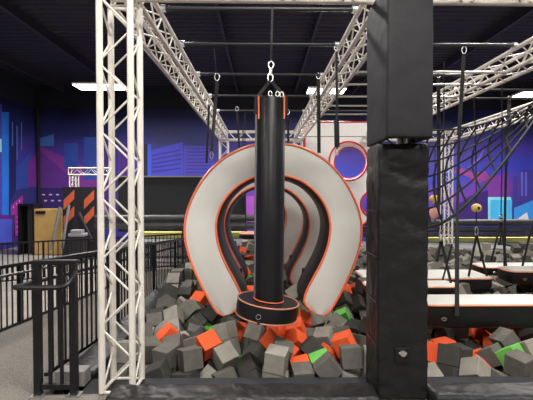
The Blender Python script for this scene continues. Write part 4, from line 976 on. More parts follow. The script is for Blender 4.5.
4278,4742,78,26,58,15,-75,0,1590,4751,-234,18,-47,-50,70,1,6898,4751,-259,4,33,93,-15,1,3529,4779,-280,64,61,-6,45,0,
6159,4783,-203,80,25,-54,-7,0,6451,4786,-181,73,-33,-24,-55,0,5312,4796,-206,72,-36,-59,10,2,3976,4798,-123,67,53,-52,-7,0,
-18,4804,-196,18,87,8,44,0,5074,4810,-193,20,72,-66,-5,0,-1294,4831,-149,12,7,-36,-92,0,4368,4835,-127,31,-50,-38,-71,0,
1271,4836,-281,37,88,-28,-13,0,7122,4836,-147,49,79,-3,-36,0,5994,4847,-24,69,-56,-34,-32,4,-982,4848,-299,58,58,-28,-49,0,
3013,4848,132,85,1,53,2,0,2575,4859,76,6,-76,-2,-64,0,5662,4870,-315,64,-18,60,44,0,-645,4871,-265,34,47,49,-65,0,
4192,4873,-261,74,9,-33,58,0,394,4875,-167,54,11,2,83,0,1851,4875,-125,81,-6,20,-55,1,199,4883,-62,90,40,13,6,0,
3724,4883,-321,78,56,27,5,0,4830,4885,-105,49,-33,-58,57,0,3581,4886,-110,48,-42,-14,76,0,5869,4903,-163,51,-12,-52,68,2,
6053,4906,-320,47,26,84,-6,0,6346,4908,-301,45,28,-26,81,0,1763,4920,-301,32,43,50,-68,0,3796,4922,-54,24,8,40,-88,0,
1509,4922,-315,73,36,-48,-33,1,6833,4931,-123,50,3,-57,65,0,6728,4937,-288,85,-32,-36,-21,0,3953,4954,-294,88,-1,-16,-44,0,
555,4955,-235,36,72,-41,43,1,4758,4955,-275,64,43,-58,28,0,5403,4973,-296,40,-83,37,-12,2,7397,4974,-318,38,68,-16,-60,0,
135,4994,-296,3,59,-36,-72,2,4118,4994,-76,73,4,-56,40,0,4572,4998,-190,23,22,22,92,0,6318,5000,-122,1,-49,-46,74,0,
4980,5010,-288,8,-72,66,21,2,1587,5014,-121,17,-55,-69,-44,1,6666,5023,-43,46,-6,77,43,0,-1260,5026,-272,45,-29,-10,84,0,
1750,5027,-16,23,-7,95,22,1,6976,5038,-270,14,34,25,-90,2,3324,5052,-18,15,-44,-27,84,1,749,5057,-264,16,51,84,9,0,
-474,5061,-290,90,4,26,33,0,323,5066,51,80,2,-51,31,4,5102,5068,-83,22,72,-1,66,0,4325,5073,-164,28,-79,53,-13,0,
6205,5074,-255,67,-52,52,-2,0,3509,5082,-165,2,58,64,-51,1,-43,5092,-41,7,80,3,-59,2,2012,5092,7,2,-17,-94,30,0,
-100,5095,-265,18,33,-73,-57,2,6558,5101,-179,42,-20,28,-84,0,188,5105,-151,67,45,-27,53,3,3763,5106,-195,22,90,18,-34,2,
3229,5108,-181,48,48,-14,-72,2,7072,5126,-58,62,25,-64,-38,0,-933,5134,-292,10,14,32,-93,4,5836,5135,-229,71,-3,-71,0,1,
1824,5136,-200,85,41,30,-15,2,2284,5145,-166,11,65,-46,-59,0,4093,5145,-253,38,51,77,7,0,5619,5149,-260,5,-17,14,97,2,
7270,5161,-269,17,-63,-37,66,0,2089,5163,-261,86,-24,6,43,0,6835,5173,-117,83,16,-53,-8,3,4905,5174,-177,22,17,84,-47,1,
3957,5179,-119,78,49,-8,38,2,947,5179,-251,88,-45,0,13,0,4720,5184,-257,7,-95,4,-32,1,5233,5204,-167,67,-46,-16,56,1,
525,5206,-266,74,49,1,-46,2,6736,5207,-276,53,-8,75,39,1,6369,5216,-271,7,54,-82,-17,2,3148,5222,-310,45,84,22,-22,0,
-1302,5225,-106,59,14,-77,-20,0,1123,5230,-299,54,-32,32,71,0,6072,5235,-322,70,-50,-20,-46,1,5401,5242,-311,64,-25,-37,62,0,
-272,5247,-322,39,-52,-34,-68,0,2024,5263,-88,74,-14,58,-32,0,4359,5273,-287,40,62,66,9,1,1346,5274,-315,5,27,54,80,1,
4212,5276,-75,4,-66,60,45,1,5111,5276,-315,19,80,-50,-26,0,390,5280,-109,13,-91,22,32,0,7206,5287,-135,56,37,-71,-24,0,
4497,5289,-156,92,-16,-35,5,1,195,5301,-9,0,-72,-57,39,0,-1212,5301,-300,30,62,33,-65,0,3655,5302,-43,48,-55,-68,2,1,
283,5313,-265,39,28,86,-14,1,-494,5315,-305,56,-19,-52,-62,0,4847,5318,-46,22,68,-58,40,0,7034,5322,-324,57,-81,-13,-3,2,
5869,5327,-281,52,-1,85,0,1,4006,5330,-323,29,96,-4,-6,3,3744,5332,-272,27,31,-91,9,4,1701,5344,-233,38,-53,47,59,0,
5649,5356,-272,43,-59,-55,-40,2,708,5358,-278,31,41,20,84,1,3514,5369,-153,35,20,89,22,0,2637,5371,-174,29,-73,-47,41,0,
39,5375,65,71,-1,41,57,0,1938,5375,-294,91,-33,25,-4,0,7296,5385,-324,46,-84,25,16,2,3847,5388,-122,15,50,-8,-85,0,
2200,5390,-229,84,-34,42,-11,1,6027,5393,-103,43,-22,-27,83,0,6209,5395,-267,19,-96,18,-4,0,2937,5399,-255,91,-17,-33,-19,1,
2458,5400,-291,72,7,-38,58,0,4725,5412,-232,29,-61,66,33,0,6462,5414,-232,77,-39,-44,25,3,3262,5417,-207,48,-82,19,-23,1,
4719,5424,74,15,9,-44,-88,3,4955,5424,-265,51,51,66,-20,0,5151,5430,-112,30,28,80,-44,0,5668,5433,-100,14,-12,-58,80,2,
3996,5434,7,86,-5,-48,17,0,4142,5439,-164,16,45,80,-36,4,5307,5453,-237,5,92,26,-28,0,7458,5453,-218,0,31,20,93,2,
6703,5455,-285,77,-61,-15,11,1,4364,5456,-39,83,21,49,-18,2,6907,5459,-192,14,-2,93,-35,3,470,5464,-276,3,86,-38,-34,0,
4523,5473,-254,59,-80,9,-6,3,2834,5474,-117,20,-73,-49,43,0,-218,5480,40,62,-53,-29,-49,2,1437,5493,-320,42,-21,38,79,0,
7160,5494,-196,90,-28,-31,11,0,-1272,5504,-119,87,1,47,14,3,193,5507,128,40,-21,-32,83,0,-48,5507,-115,27,66,57,-42,2,
205,5522,-201,37,87,-17,27,0,3394,5527,-299,19,-45,53,-70,0,2663,5529,-1,72,-5,-34,-61,0,326,5532,-29,47,42,16,76,2,
998,5546,-259,20,-86,-14,46,1,4608,5555,-42,12,2,-45,-88,1,5776,5558,-272,13,22,12,96,1,3794,5566,-167,56,-79,12,21,2,
2655,5572,-277,30,57,51,-57,0,5457,5572,-287,26,-28,-6,-92,1,5860,5575,-104,81,-26,-52,-6,0,6834,5582,-68,27,-54,-74,-30,0,
-982,5583,-268,8,61,-68,39,2,4326,5588,-276,7,-4,77,63,1,4059,5590,-323,65,-25,66,29,2,1748,5590,-257,70,40,-30,50,0,
3083,5592,-147,89,-12,-22,-38,1,4846,5599,-102,5,52,-74,42,0,5050,5600,-17,91,-37,-19,2,1,-1218,5600,-285,17,-46,-6,-87,0,
2045,5604,-249,70,-19,-60,33,3,3550,5606,-125,47,-41,55,56,4,-348,5617,-285,11,-95,22,21,0,6065,5619,-240,53,73,44,1,1,
3946,5619,-41,28,71,-64,-4,1,6943,5623,-330,81,41,17,-39,0,741,5628,-266,70,25,-61,27,1,4688,5637,-284,60,27,-49,-57,1,
5104,5641,-263,69,-9,-32,-65,0,5601,5650,-169,11,95,9,-26,0,434,5656,-201,49,12,-38,78,2,-4,5661,-287,67,9,0,-73,0,
28,5661,-8,44,78,-44,9,0,-515,5676,-92,63,50,59,7,0,7121,5677,-264,30,14,46,-82,0,-140,5680,97,14,-90,3,-42,0,
7404,5683,-307,17,7,97,14,2,2946,5686,-18,20,22,94,-14,1,6801,5693,-223,84,35,20,-37,2,2201,5694,-96,89,-42,13,-12,2,
4159,5697,-118,48,46,-48,57,1,-735,5709,-262,74,-48,-43,18,2,2976,5719,-235,38,-22,11,89,1,-1060,5722,-163,13,70,-59,37,0,
2742,5725,-144,34,87,19,-30,2,168,5727,-118,39,-62,65,-21,2,4350,5756,-124,69,-24,15,67,3,4532,5759,-5,30,50,-59,55,0,
6417,5759,-233,70,-16,-63,30,1,896,5762,-250,30,-68,27,61,3,4963,5768,-155,14,-57,-69,-43,3,6025,5773,-46,9,-36,-63,-68,2,
3817,5783,-115,13,75,-65,1,0,3277,5786,-276,65,-15,-73,14,2,3596,5790,-68,1,-86,3,-51,0,1880,5793,55,3,91,-3,40,0,
2487,5795,-218,16,48,31,-80,1,-1291,5795,-116,51,82,-14,-22,0,3483,5796,-277,3,80,-3,-60,1,2214,5803,-279,34,6,21,-92,1,
5918,5808,-197,17,62,-71,-27,0,450,5811,0,44,-43,14,-78,1,3317,5812,-70,44,-54,39,-61,0,112,5821,138,33,8,89,30,0,
6411,5822,-35,73,-18,19,63,0,-271,5828,-16,84,-9,32,-44,1,1898,5833,-223,42,-69,57,-13,1,-200,5834,-302,94,-32,4,8,0,
3713,5835,-313,14,-61,-4,78,0,2162,5839,68,46,-67,-57,-10,0,679,5841,80,33,-21,-52,-76,3,4580,5846,-207,73,-52,-38,-22,0,
2327,5850,-40,43,-70,-57,-10,0,-402,5857,-149,78,45,-41,16,4,420,5863,-263,34,90,3,27,1,632,5864,-149,58,32,-20,-72,2,
1646,5867,-285,3,-90,-9,-43,2,5013,5873,-315,57,-14,-33,-74,2,5594,5874,-111,22,71,50,43,0,-1288,5880,-284,23,-67,8,-70,0,
-866,5884,-275,48,28,20,-81,0,6153,5886,-267,26,-36,8,89,0,4766,5887,-273,11,68,57,44,1,1522,5901,-125,66,32,-24,-63,1,
4163,5903,-267,4,-2,-57,-82,0,6744,5911,-305,33,-32,79,-40,2,-597,5914,-34,31,-20,16,-91,0,7397,5915,-314,10,-33,12,93,0,
5746,5918,-289,46,-4,-60,65,2,201,5923,-4,7,71,-51,-47,2,751,5927,-293,47,76,-46,1,0,-596,5931,-251,67,70,8,-22,0,
3060,5934,-252,58,1,-10,-81,3,-4,5937,-136,75,25,59,-15,0,1739,5938,-69,19,78,-50,-31,0,61,5950,-313,12,-73,67,-7,1,
2739,5950,-83,51,59,-42,46,1,1054,5951,-259,95,5,1,31,0,-46,5960,50,73,-65,2,-20,0,2762,5965,-281,58,53,-47,40,0,
6092,5967,-96,44,-7,69,57,1,6395,5974,-298,11,69,1,-71,0,3765,5996,-185,46,44,-26,-73,2,6981,5996,-211,84,29,-20,-42,2,
1840,5996,94,24,63,66,32,2,2057,5997,3,71,-5,-60,36,0,-224,5998,-191,88,-30,13,34,0,2542,6001,-61,3,64,75,-18,4,
2397,6002,114,3,-87,2,-50,3,-985,6003,-57,15,-11,-38,91,0,2807,6004,96,70,-7,9,-70,0,3000,6005,-79,99,-8,-6,11,1,
7293,6005,-142,16,54,-81,-18,0,853,6006,-37,64,74,-19,-4,0,4382,6012,-280,46,46,35,-67,0,3376,6014,-315,50,-46,59,-44,3,
2368,6017,-265,86,-5,51,5,0,3962,6019,-283,1,3,-100,3,0,-1221,6019,-90,33,-92,10,17,0,2063,6023,-262,76,57,27,-14,0,
3347,6030,-116,44,59,45,50,1,364,6030,-112,94,28,15,9,1,6365,6040,-117,70,-13,-70,-2,2,1834,6040,-210,75,42,-20,-48,2,
-427,6042,40,66,34,57,-34,4,5707,6064,-79,25,66,48,52,0,1105,6075,1,47,26,-70,47,1,7115,6079,-104,30,90,-10,-29,2,
4873,6086,-301,60,-74,25,-19,1,6630,6091,-171,36,-30,58,-67,2,1232,6091,-159,17,62,75,18,1,4398,6091,-108,9,-75,-27,-59,0,
878,6092,-222,25,-54,-30,-74,0,5966,6094,-284,31,-74,-47,-36,0,5582,6096,-237,65,-54,-21,-49,3,-755,6097,-226,27,-12,-90,32,2,
304,6098,-280,80,-16,-42,-39,2,-1008,6105,-251,68,-42,13,59,0,-417,6111,-226,28,61,-18,72,1,-223,6116,-45,40,-83,18,-35,3,
576,6123,-251,5,-65,55,-53,2,1492,6142,-164,20,62,39,-65,4,2175,6148,-137,54,57,61,9,0,-90,6153,-209,12,35,-87,32,3,
121,6163,-29,51,9,-84,14,0,678,6171,-78,25,36,25,-87,0,4670,6178,-282,29,46,17,-82,1,-612,6181,-88,32,-34,-79,-40,2,
-1257,6192,-309,16,-81,-52,22,1,7477,6195,-176,29,-64,-71,-3,0,2817,6199,-219,89,25,38,9,0,3878,6205,-163,71,-6,25,-65,0,
6485,6211,-190,15,-71,27,63,2,7014,6225,-309,43,-41,-43,68,0,3782,6231,-329,85,5,-52,-8,2,-1023,6244,-115,14,61,-66,42,0,
5691,6247,-21,66,25,-7,71,0,7323,6251,-304,41,38,80,-23,3,-1256,6252,-93,0,-3,-77,-64,0,786,6252,-292,0,38,-92,9,2,
2360,6254,-279,19,87,-23,-40,2,-259,6256,-246,22,-83,17,48,2,5413,6263,-307,32,1,83,46,1,1072,6263,-304,31,-70,26,-59,0,
4072,6264,-296,21,46,-82,-29,1,5788,6268,-273,7,62,4,-78,1,108,6269,-276,51,-28,-30,76,0,1371,6271,-330,36,-49,60,-51,0,
6697,6271,-318,73,-49,-47,-4,1,-832,6274,-319,35,-79,-44,-24,2,-91,6277,-68,4,-70,-48,-52,0,3017,6283,-305,88,14,43,-14,1,
-597,6292,-294,22,4,-38,90,0,6039,6293,-325,2,-20,-60,77,1,4905,6304,-300,35,-29,38,-81,2,6291,6306,-276,46,7,-70,55,2,
4401,6309,-256,51,65,48,29,1,6576,6315,-15,48,-74,-19,43,0,6098,6317,-118,8,-68,22,69,2,448,6318,-312,58,-55,32,-52,0,
1254,6320,-142,3,47,15,87,0,6053,6328,75,59,35,55,-48,2,2694,6337,-303,85,31,33,26,0,5861,6338,-101,62,-4,78,1,0,
-1012,6349,-293,88,40,5,-26,2,246,6349,-167,7,-89,-20,-40,2,1010,6351,-131,36,93,-5,2,0,3332,6365,-276,26,-27,-92,11,0,
1670,6387,-263,37,14,52,75,0,6858,6391,-211,60,64,48,4,0,536,6400,-120,56,34,53,-54,0,780,6405,-78,15,76,-29,57,2,
-667,6420,-115,13,-56,-36,74,0,2878,6434,-161,85,21,40,29,0,-1214,6451,-166,62,-20,-26,71,0,-160,6456,-185,7,-50,72,47,0,
7113,6457,-225,7,50,3,-86,4,5624,6462,-133,46,22,86,5,4,6266,6464,33,74,2,-26,62,3,6673,6470,-145,40,-17,-68,60,1,
74,6474,-69,13,-94,-29,-9,2,-928,6475,-178,26,-3,-92,30,0,2386,6483,-303,65,-11,-8,75,4,7471,6493,-215,23,-94,6,-26,2,
-752,6494,-275,31,-49,-10,81,0,-727,6497,63,91,-40,-6,14,0,6303,6499,-155,20,-80,-8,56,0,3793,6504,-245,77,9,-53,-35,0,
767,6506,-246,61,16,-5,77,1,5447,6512,-240,43,28,86,-6,0,5989,6522,-314,73,8,66,-15,0,1393,6525,-311,26,-76,33,-50,2,
6630,6531,-318,3,-61,-15,77,0,4022,6537,-260,8,70,63,-34,3,1081,6537,-28,49,-50,69,-21,3,1016,6538,-272,46,75,47,-11,2,
3054,6538,-269,79,-3,51,34,1,1233,6540,-190,42,-33,56,63,1,87,6544,-243,50,63,32,51,0,7313,6548,-302,8,-25,-17,95,0,
-508,6555,-271,27,-62,-12,-72,1,6338,6568,-331,81,-55,-15,-13,0,440,6589,-264,25,36,46,77,0,4704,6605,-46,55,-46,54,45,2,
-157,6606,-19,74,-24,20,59,2,2686,6608,-241,36,-43,-46,69,0,5818,6608,-105,0,72,-39,57,2,4419,6613,-321,44,-66,11,60,3,
4670,6613,-263,45,-67,-50,32,0,-1293,6620,41,53,35,62,47,0,6829,6628,-99,20,27,-29,-90,0,-830,6628,-50,32,46,-28,-78,2,
7054,6638,-270,4,65,76,4,0,-1325,6638,-173,1,-70,-1,71,0,930,6667,-145,20,72,-54,38,0,-214,6667,-267,6,-80,-12,-59,4,
3620,6667,-257,34,56,20,-73,0,1613,6676,-243,40,18,-10,-90,2,6130,6685,-197,84,-38,36,16,0,6020,6689,-42,39,-34,-16,84,0,
5825,6697,-273,25,-80,-53,-14,2,2873,6711,-236,34,92,20,2,2,2041,6713,-240,74,-48,5,47,2,1842,6726,-321,80,-41,-33,-28,0,
590,6727,-269,71,-53,25,-40,0,7367,6730,-139,8,-97,20,7,2,-1084,6730,-97,82,34,-1,46,0,-899,6732,-194,79,0,-47,-41,1,
-659,6737,-248,19,6,-65,-74,0,266,6741,-252,64,43,-54,34,0,89,6748,-91,87,2,-37,-33,0,-559,6749,-75,59,-51,-43,-46,1,
3868,6757,-274,32,43,-50,68,2,1368,6765,-205,57,0,-2,-82,1,6652,6770,-211,25,-52,77,28,0,5610,6781,-261,7,91,39,-15,1,
-421,6796,-267,18,-62,-13,-75,0,6464,6806,-151,1,-57,80,18,1,1119,6813,-161,29,-81,-19,-48,2,6259,6816,-119,77,-38,-45,24,0,
2632,6820,-313,64,-47,54,28,1,7340,6832,-309,62,73,-15,-26,2,5649,6832,-68,78,52,-26,-22,2,-1288,6837,-51,63,-33,-27,65,0,
5189,6838,-253,14,-24,-96,9,2,-1159,6838,-236,59,-56,-9,-57,2,-149,6846,-112,19,-57,35,72,0,6963,6846,-188,71,30,18,-61,0,
5910,6854,-153,37,-52,75,-16,0,4092,6870,-320,8,-86,-9,-50,0,-210,6896,-334,29,77,-55,13,3,4901,6911,-295,4,-11,-1,99,0,
785,6917,-281,20,-89,-28,-28,2,-900,6920,-291,41,73,-15,-52,0,6416,6924,-303,36,-53,21,74,0,1713,6928,-306,60,37,69,-17,2,
6122,6938,-272,84,42,-8,33,2,2095,6940,-261,45,-63,-45,-45,2,17,6943,-286,62,5,65,44,1,5787,6944,-264,79,-49,28,25,1,
7459,6949,-136,61,-76,22,-2,1,884,6949,-105,16,-58,-71,36,0,5496,6953,-311,19,-80,-41,-40,1,2393,6954,-286,67,27,-66,-20,0,
6694,6960,-312,10,11,90,-42,0,3390,6964,-323,91,-25,11,-33,1,1474,6970,-244,56,-66,43,-25,0,5064,6971,0,78,-54,27,16,1,
-922,6972,-64,7,-15,-71,69,0,7175,6978,-276,64,-36,-67,13,0,-1265,6979,-333,52,-26,36,73,0,154,6982,-83,89,-4,-44,0,1,
6986,6985,-39,36,-93,-4,-4,2,294,6987,-217,30,2,-94,16,3,3858,6991,-220,34,71,58,21,2,3008,6995,-298,0,-65,76,-9,2,
6930,6996,-314,25,43,33,80,0,498,6998,-318,25,49,-44,-71,2,-704,6999,-183,75,51,-5,41,0,1779,7025,-78,68,-46,-38,-41,0,
-1097,7036,87,6,-20,3,98,1,1024,7041,-228,26,28,66,-64,1,-1325,7052,68,0,1,25,-97,0,6283,7053,-242,33,-11,83,-43,1,
-524,7055,-309,18,40,1,90,3,-59,7055,-155,86,41,-27,14,2,-319,7073,-212,46,-41,-79,4,0,1191,7075,-127,69,45,-8,-56,0,
5603,7093,-138,77,9,44,-46,1,2371,7100,-169,20,-65,-27,68,2,715,7101,-257,84,33,-5,-44,2,5171,7106,-205,50,27,80,19,1,
6010,7107,-202,17,40,17,89,0,4057,7113,-296,60,-68,41,-7,1,-1010,7114,-262,38,34,8,86,0,3572,7116,-183,32,-64,70,-5,0,
3387,7117,41,10,-71,-10,69,2,7019,7135,-155,84,-38,-36,14,1,2679,7139,-225,33,62,-6,71,0,1961,7145,-179,42,-26,-64,-59,2,
2634,7146,-23,68,-20,70,-9,0,5848,7151,-98,31,30,-20,88,2,3346,7153,-147,40,56,-57,45,0,2441,7157,52,24,67,-10,-69,0,
-1181,7158,-123,30,-4,29,-91,1,5410,7160,-289,54,37,-73,22,2,7476,7170,-331,63,-75,14,13,0,189,7176,-267,2,-9,100,-2,2,
1498,7184,-142,25,4,-63,-73,1,2884,7184,-95,73,-16,-32,59,0,-608,7189,-122,26,24,8,-93,0,2145,7195,-62,35,27,-6,-90,1,
1418,7200,-312,58,3,81,2,0,-1268,7204,-308,42,55,-33,-64,0,3017,7207,-227,17,63,-63,-42,1,1713,7209,-245,42,61,60,-32,2,
2383,7213,-321,35,69,-25,-58,1,2125,7223,-294,46,-62,-59,25,0,-779,7224,-274,7,-54,-74,-40,0,2808,7225,100,69,62,-10,36,3,
7163,7228,-75,40,3,-30,87,1,1383,7228,94,5,-15,55,-82,0,6716,7229,-297,4,-82,-37,-44,0,912,7229,-152,57,-64,51,-5,0,
471,7234,-266,48,61,-48,41,3,3375,7235,-318,57,74,20,30,0,213,7236,-80,51,51,47,-51,1,3707,7237,-289,14,45,84,25,2,
-889,7251,-73,24,43,0,87,1,-462,7259,-321,26,-9,-63,72,1,1155,7260,-300,7,57,45,-69,2,5046,7272,-301,49,80,24,26,2,
-181,7273,-290,11,60,16,-77,2,5712,7275,-278,5,45,-53,72,0,-1031,7277,66,9,85,-39,35,1,-9,7279,-145,6,96,-5,-27,0,
2028,7282,99,25,73,60,23,2,-377,7284,-128,22,-45,-87,3,0,-1326,7285,-2,65,-29,-65,29,0,1078,7292,-11,18,-48,70,-49,2,
6350,7301,-162,59,67,-37,-27,0,2353,7302,-120,57,-47,66,-13,0,6045,7304,-292,9,-64,9,75,2,1300,7311,-102,87,21,4,44,1,
4696,7312,-275,69,-5,32,65,0,6307,7313,22,44,63,39,-51,0,-781,7320,148,71,-7,-11,-70,0,6100,7323,-109,56,-5,6,-83,0,
698,7341,-281,26,-53,66,46,2,1952,7343,-89,57,71,31,-27,0,-531,7347,45,34,-31,81,36,0,7291,7352,-232,92,39,0,-2,4,
714,7353,-68,2,59,-37,-72,1,3368,7358,-37,56,23,51,-61,3,2800,7362,-302,17,57,-27,-76,1,-1051,7363,-264,76,11,50,40,1,
2558,7370,-245,30,79,-9,-54,0,1536,7374,-8,45,61,-21,-61,0,3201,7375,-245,56,-38,-73,2,2,5881,7381,-159,27,-51,68,-45,1,
5510,7381,-260,56,-70,25,-36,0,5010,7381,-55,60,47,23,61,0,2628,7384,76,46,59,-7,66,1,3549,7386,-263,53,-71,44,-14,2,
-673,7392,-109,82,-23,21,-48,0,6818,7392,-215,44,-62,-17,63,3,2998,7394,-75,20,-47,86,1,0,5217,7406,-152,86,17,47,5,0,
7472,7409,-78,24,10,-38,89,2,2389,7412,64,23,90,35,-14,2,3779,7416,-166,83,38,27,-32,0,1263,7419,-290,63,68,-26,-29,0,
1587,7421,-250,64,9,-34,68,1,278,7423,-278,84,3,-52,12,2,2123,7424,-177,36,-6,93,4,0,-1130,7425,-52,14,58,36,72,0,
970,7427,-295,11,20,47,85,0,6579,7432,-279,62,-69,34,-16,1,4101,7437,-283,26,3,63,-73,3,1764,7444,-184,60,-78,-9,-16,2,
3611,7445,-61,13,91,-8,39,1,7097,7459,-203,71,32,-22,59,4,-804,7461,-278,43,-68,52,-29,0,329,7472,-100,20,-15,-96,12,0,
1224,7480,2,85,33,-21,35,0,5678,7489,-318,23,-66,-20,-69,2,5317,7492,-332,52,12,22,82,1,488,7494,-278,30,-48,61,56,0,
785,7496,-172,77,24,-40,42,2,-58,7498,-241,66,34,56,-37,1,556,7500,76,31,59,56,-48,1,132,7513,-78,25,-13,-93,26,0,
-899,7515,-26,90,29,-31,-8,0,-476,7517,-151,30,-64,-70,12,2,3220,7519,-74,37,-69,47,41,3,2291,7522,-264,36,-7,93,4,1,
-631,7530,80,3,-35,-81,-46,1,2696,7530,-132,37,-41,-26,79,0,-340,7533,-285,62,72,25,-17,1,7265,7534,-34,27,33,77,47,2,
2880,7536,-204,25,16,-85,43,4,2821,7537,62,30,37,67,-57,1,6042,7538,-263,13,-94,24,18,0,3459,7542,-197,46,-12,-47,74,0,
983,7549,-52,26,-67,47,-52,0,2011,7557,-28,50,15,-40,-75,0,7316,7558,-290,22,66,-65,30,0,2459,7561,-119,12,-16,-96,20,2,
774,7564,29,22,96,-14,-12,0,6351,7567,-307,54,34,50,58,3,4560,7568,-241,13,0,40,91,2,-604,7569,-287,42,-57,66,-26,3,
-776,7572,236,23,-22,-93,-16,2,1390,7573,-315,64,-30,-65,-28,0,4368,7577,-298,62,16,10,-77,0,6761,7583,-328,13,55,-75,35,0,
-160,7585,-66,36,-49,-69,-38,0,-1238,7591,-321,22,25,94,-4,0,1458,7592,61,76,-1,-1,-65,0,4868,7594,-294,9,13,28,95,2,
1454,7594,-127,33,32,64,62,2,3654,7595,-271,18,40,-86,27,0,3267,7596,-327,18,-3,-98,9,0,5073,7596,-296,8,-2,-69,72,0,
-1289,7600,79,54,-60,-46,37,4,-1284,7603,-116,9,56,82,3,0,559,7604,-127,55,23,-57,-57,0,3080,7607,-290,0,-18,-26,-95,1,
166,7619,-309,40,23,52,-72,0,2258,7626,-11,9,-71,-50,48,0,-994,7636,133,90,28,-34,-5,0,3919,7644,-204,30,28,72,-56,0,
-764,7647,-137,79,-38,-6,-48,4,7060,7650,-326,68,7,73,7,0,1087,7660,-306,10,-55,-83,-6,1,2794,7661,-323,22,-17,-41,-87,0,
1855,7662,-146,83,-21,-48,-16,3,-1045,7667,-135,63,-9,-76,-11,3,-905,7667,344,93,-15,30,-15,0,1758,7673,-307,31,-41,46,73,1,
1209,7679,-124,36,-41,67,-50,0,-968,7679,-312,52,37,-63,45,1,-356,7680,48,61,50,27,-55,1,4112,7683,-310,13,16,79,-58,3,
1431,7688,265,30,43,56,63,0,7166,7689,-108,32,-27,-48,77,0,3679,7695,-113,80,37,-40,-25,2,7487,7700,-176,25,-57,72,31,2,
817,7700,-288,75,10,62,-20,0,311,7701,-204,79,41,-29,35,1,-146,7707,-302,19,-88,7,-43,0,-561,7712,20,38,-58,68,26,2,
2931,7715,-103,15,-87,-42,-22,1,2585,7719,-213,23,24,58,-75,0,3330,7720,-134,42,58,68,15,3,91,7722,49,38,-3,-35,-86,2,
398,7732,-33,35,61,-71,-7,0,24,7734,-178,39,20,89,-10,2,-790,7740,98,84,-51,5,19,0,-383,7753,-205,11,18,-6,-98,0,
5560,7753,-270,5,-33,94,-8,1,-1156,7757,78,38,-71,-54,25,0,809,7757,-67,25,-74,-20,59,1,1626,7766,60,69,23,-69,-7,1,
3137,7787,-46,20,-65,-52,51,0,1014,7791,-100,26,63,12,73,1,2603,7796,1,10,94,34,-5,2,1414,7798,91,99,13,4,8,0,
7284,7800,-233,74,10,-51,44,1,2085,7801,-76,19,45,18,-85,2,611,7805,-206,21,-38,12,89,0,-211,7812,-89,22,21,51,-81,0,
-1285,7815,422,77,-58,20,-19,1,3009,7817,-326,65,-12,72,-22,2,1405,7822,-97,44,-50,34,66,0,-766,7826,-281,20,87,-42,16,0,
1657,7835,-117,65,-23,52,51,1,-1321,7840,-70,70,8,11,-70,1,2071,7842,-300,28,82,-8,49,0,2345,7842,-20,75,48,-37,26,3,
3977,7844,-104,12,80,-54,-25,2,3818,7846,-228,19,-20,-65,-71,1,7000,7856,-273,67,12,-9,73,2,1387,7858,-280,70,25,-67,6,2,
-909,7863,-58,97,21,-9,-4,1,2805,7867,-144,10,45,-89,1,0,-671,7883,-81,85,-21,-16,-45,0,1873,7884,-229,94,11,23,-23,1,
4603,7884,-307,67,-48,53,-20,1,4110,7888,-277,19,71,51,45,0,5387,7897,-305,70,60,-19,-35,3,3320,7899,-290,58,-57,-28,-52,3,
4321,7903,-132,46,-43,-48,-61,0,1656,7904,-335,15,72,55,39,1,-1101,7908,-117,18,-82,-10,54,1,223,7908,66,56,-61,-18,-53,3,
4351,7911,-319,8,-62,1,-78,0,2706,7912,-324,48,39,59,-53,1,-1260,7916,256,16,-8,78,-60,0,172,7917,-130,56,0,76,34,1,
-1286,7918,-281,21,-19,-58,-77,0,2207,7923,-172,15,-86,-18,-45,0,-558,7923,-332,23,-50,0,84,0,-58,7925,-8,11,88,-4,-46,3,
3081,7926,-180,70,-21,-12,-67,1,-485,7935,-110,27,-50,-82,-4,0,375,7942,-293,75,6,-65,8,0,2463,7942,-300,52,-18,-66,52,0,
1015,7944,-306,72,54,32,-30,0,765,7947,-229,27,53,44,-67,3,-984,7953,-265,9,18,82,-53,0,6784,7953,-315,9,10,17,-98,0,
7425,7953,-298,49,-82,13,-27,1,-147,7955,-276,34,30,10,-89,2,406,7955,-105,77,4,-64,7,2,757,7958,2,14,-56,-16,80,1,
2744,7958,62,21,-59,39,68,0,1964,7965,-32,26,37,26,-85,0,3612,7966,-203,36,-89,11,25,3,5644,7986,-291,54,-17,-83,5,0,
1212,7990,-261,9,-33,54,77,2,-1318,7994,79,57,-41,55,-45,0,107,8005,-284,78,29,-56,-4,2,2673,8006,-126,59,-75,27,-15,0,
4841,8012,-334,65,-72,21,10,0,2460,8019,-74,15,-64,11,74,0,6029,8026,-303,31,57,18,74,2,2520,8028,113,5,-99,0,9,0,
3054,8034,-19,41,-52,68,30,1,616,8036,-155,14,-26,-95,-9,1,980,8056,-104,20,35,-76,-51,0,7452,8062,-140,7,15,96,-24,0,
-1311,8069,-100,53,-44,-44,-58,2,4532,8074,-276,18,-14,92,31,2,-407,8077,-280,69,-18,49,50,1,1988,8081,-253,5,81,52,-26,2,
1706,8082,-223,28,73,54,-32,0,3817,8084,-225,75,-39,-13,-53,1,2919,8088,-290,47,-73,26,-42,1,-690,8091,-223,38,-18,80,-44,0,
3417,8093,-252,11,-84,33,-42,0,5100,8094,-325,46,-40,-76,24,2,6990,8094,-251,9,59,80,2,0,-217,8098,-72,86,-36,15,32,1,
-1239,8115,-278,53,-43,-45,-57,0,-898,8117,-127,24,39,-27,-85,1,7221,8118,-225,55,-20,-25,77,0,11,8121,-148,85,17,43,24,1,
370,8136,-266,11,0,-71,-69,0,3182,8148,-220,37,70,-61,-5,2,1215,8158,-88,59,-34,69,-24,1,1463,8175,-276,38,-12,-91,15,1,
2804,8180,-62,76,-58,28,-9,1,5734,8180,-332,56,-42,55,45,0,711,8194,-115,25,-57,11,78,2,4274,8198,-265,47,67,56,14,0,
4429,8210,-148,17,87,-37,-29,1,2183,8212,-173,44,24,-77,39,1,956,8220,-271,69,52,-49,-9,0,6385,8220,-245,25,-46,17,84,0,
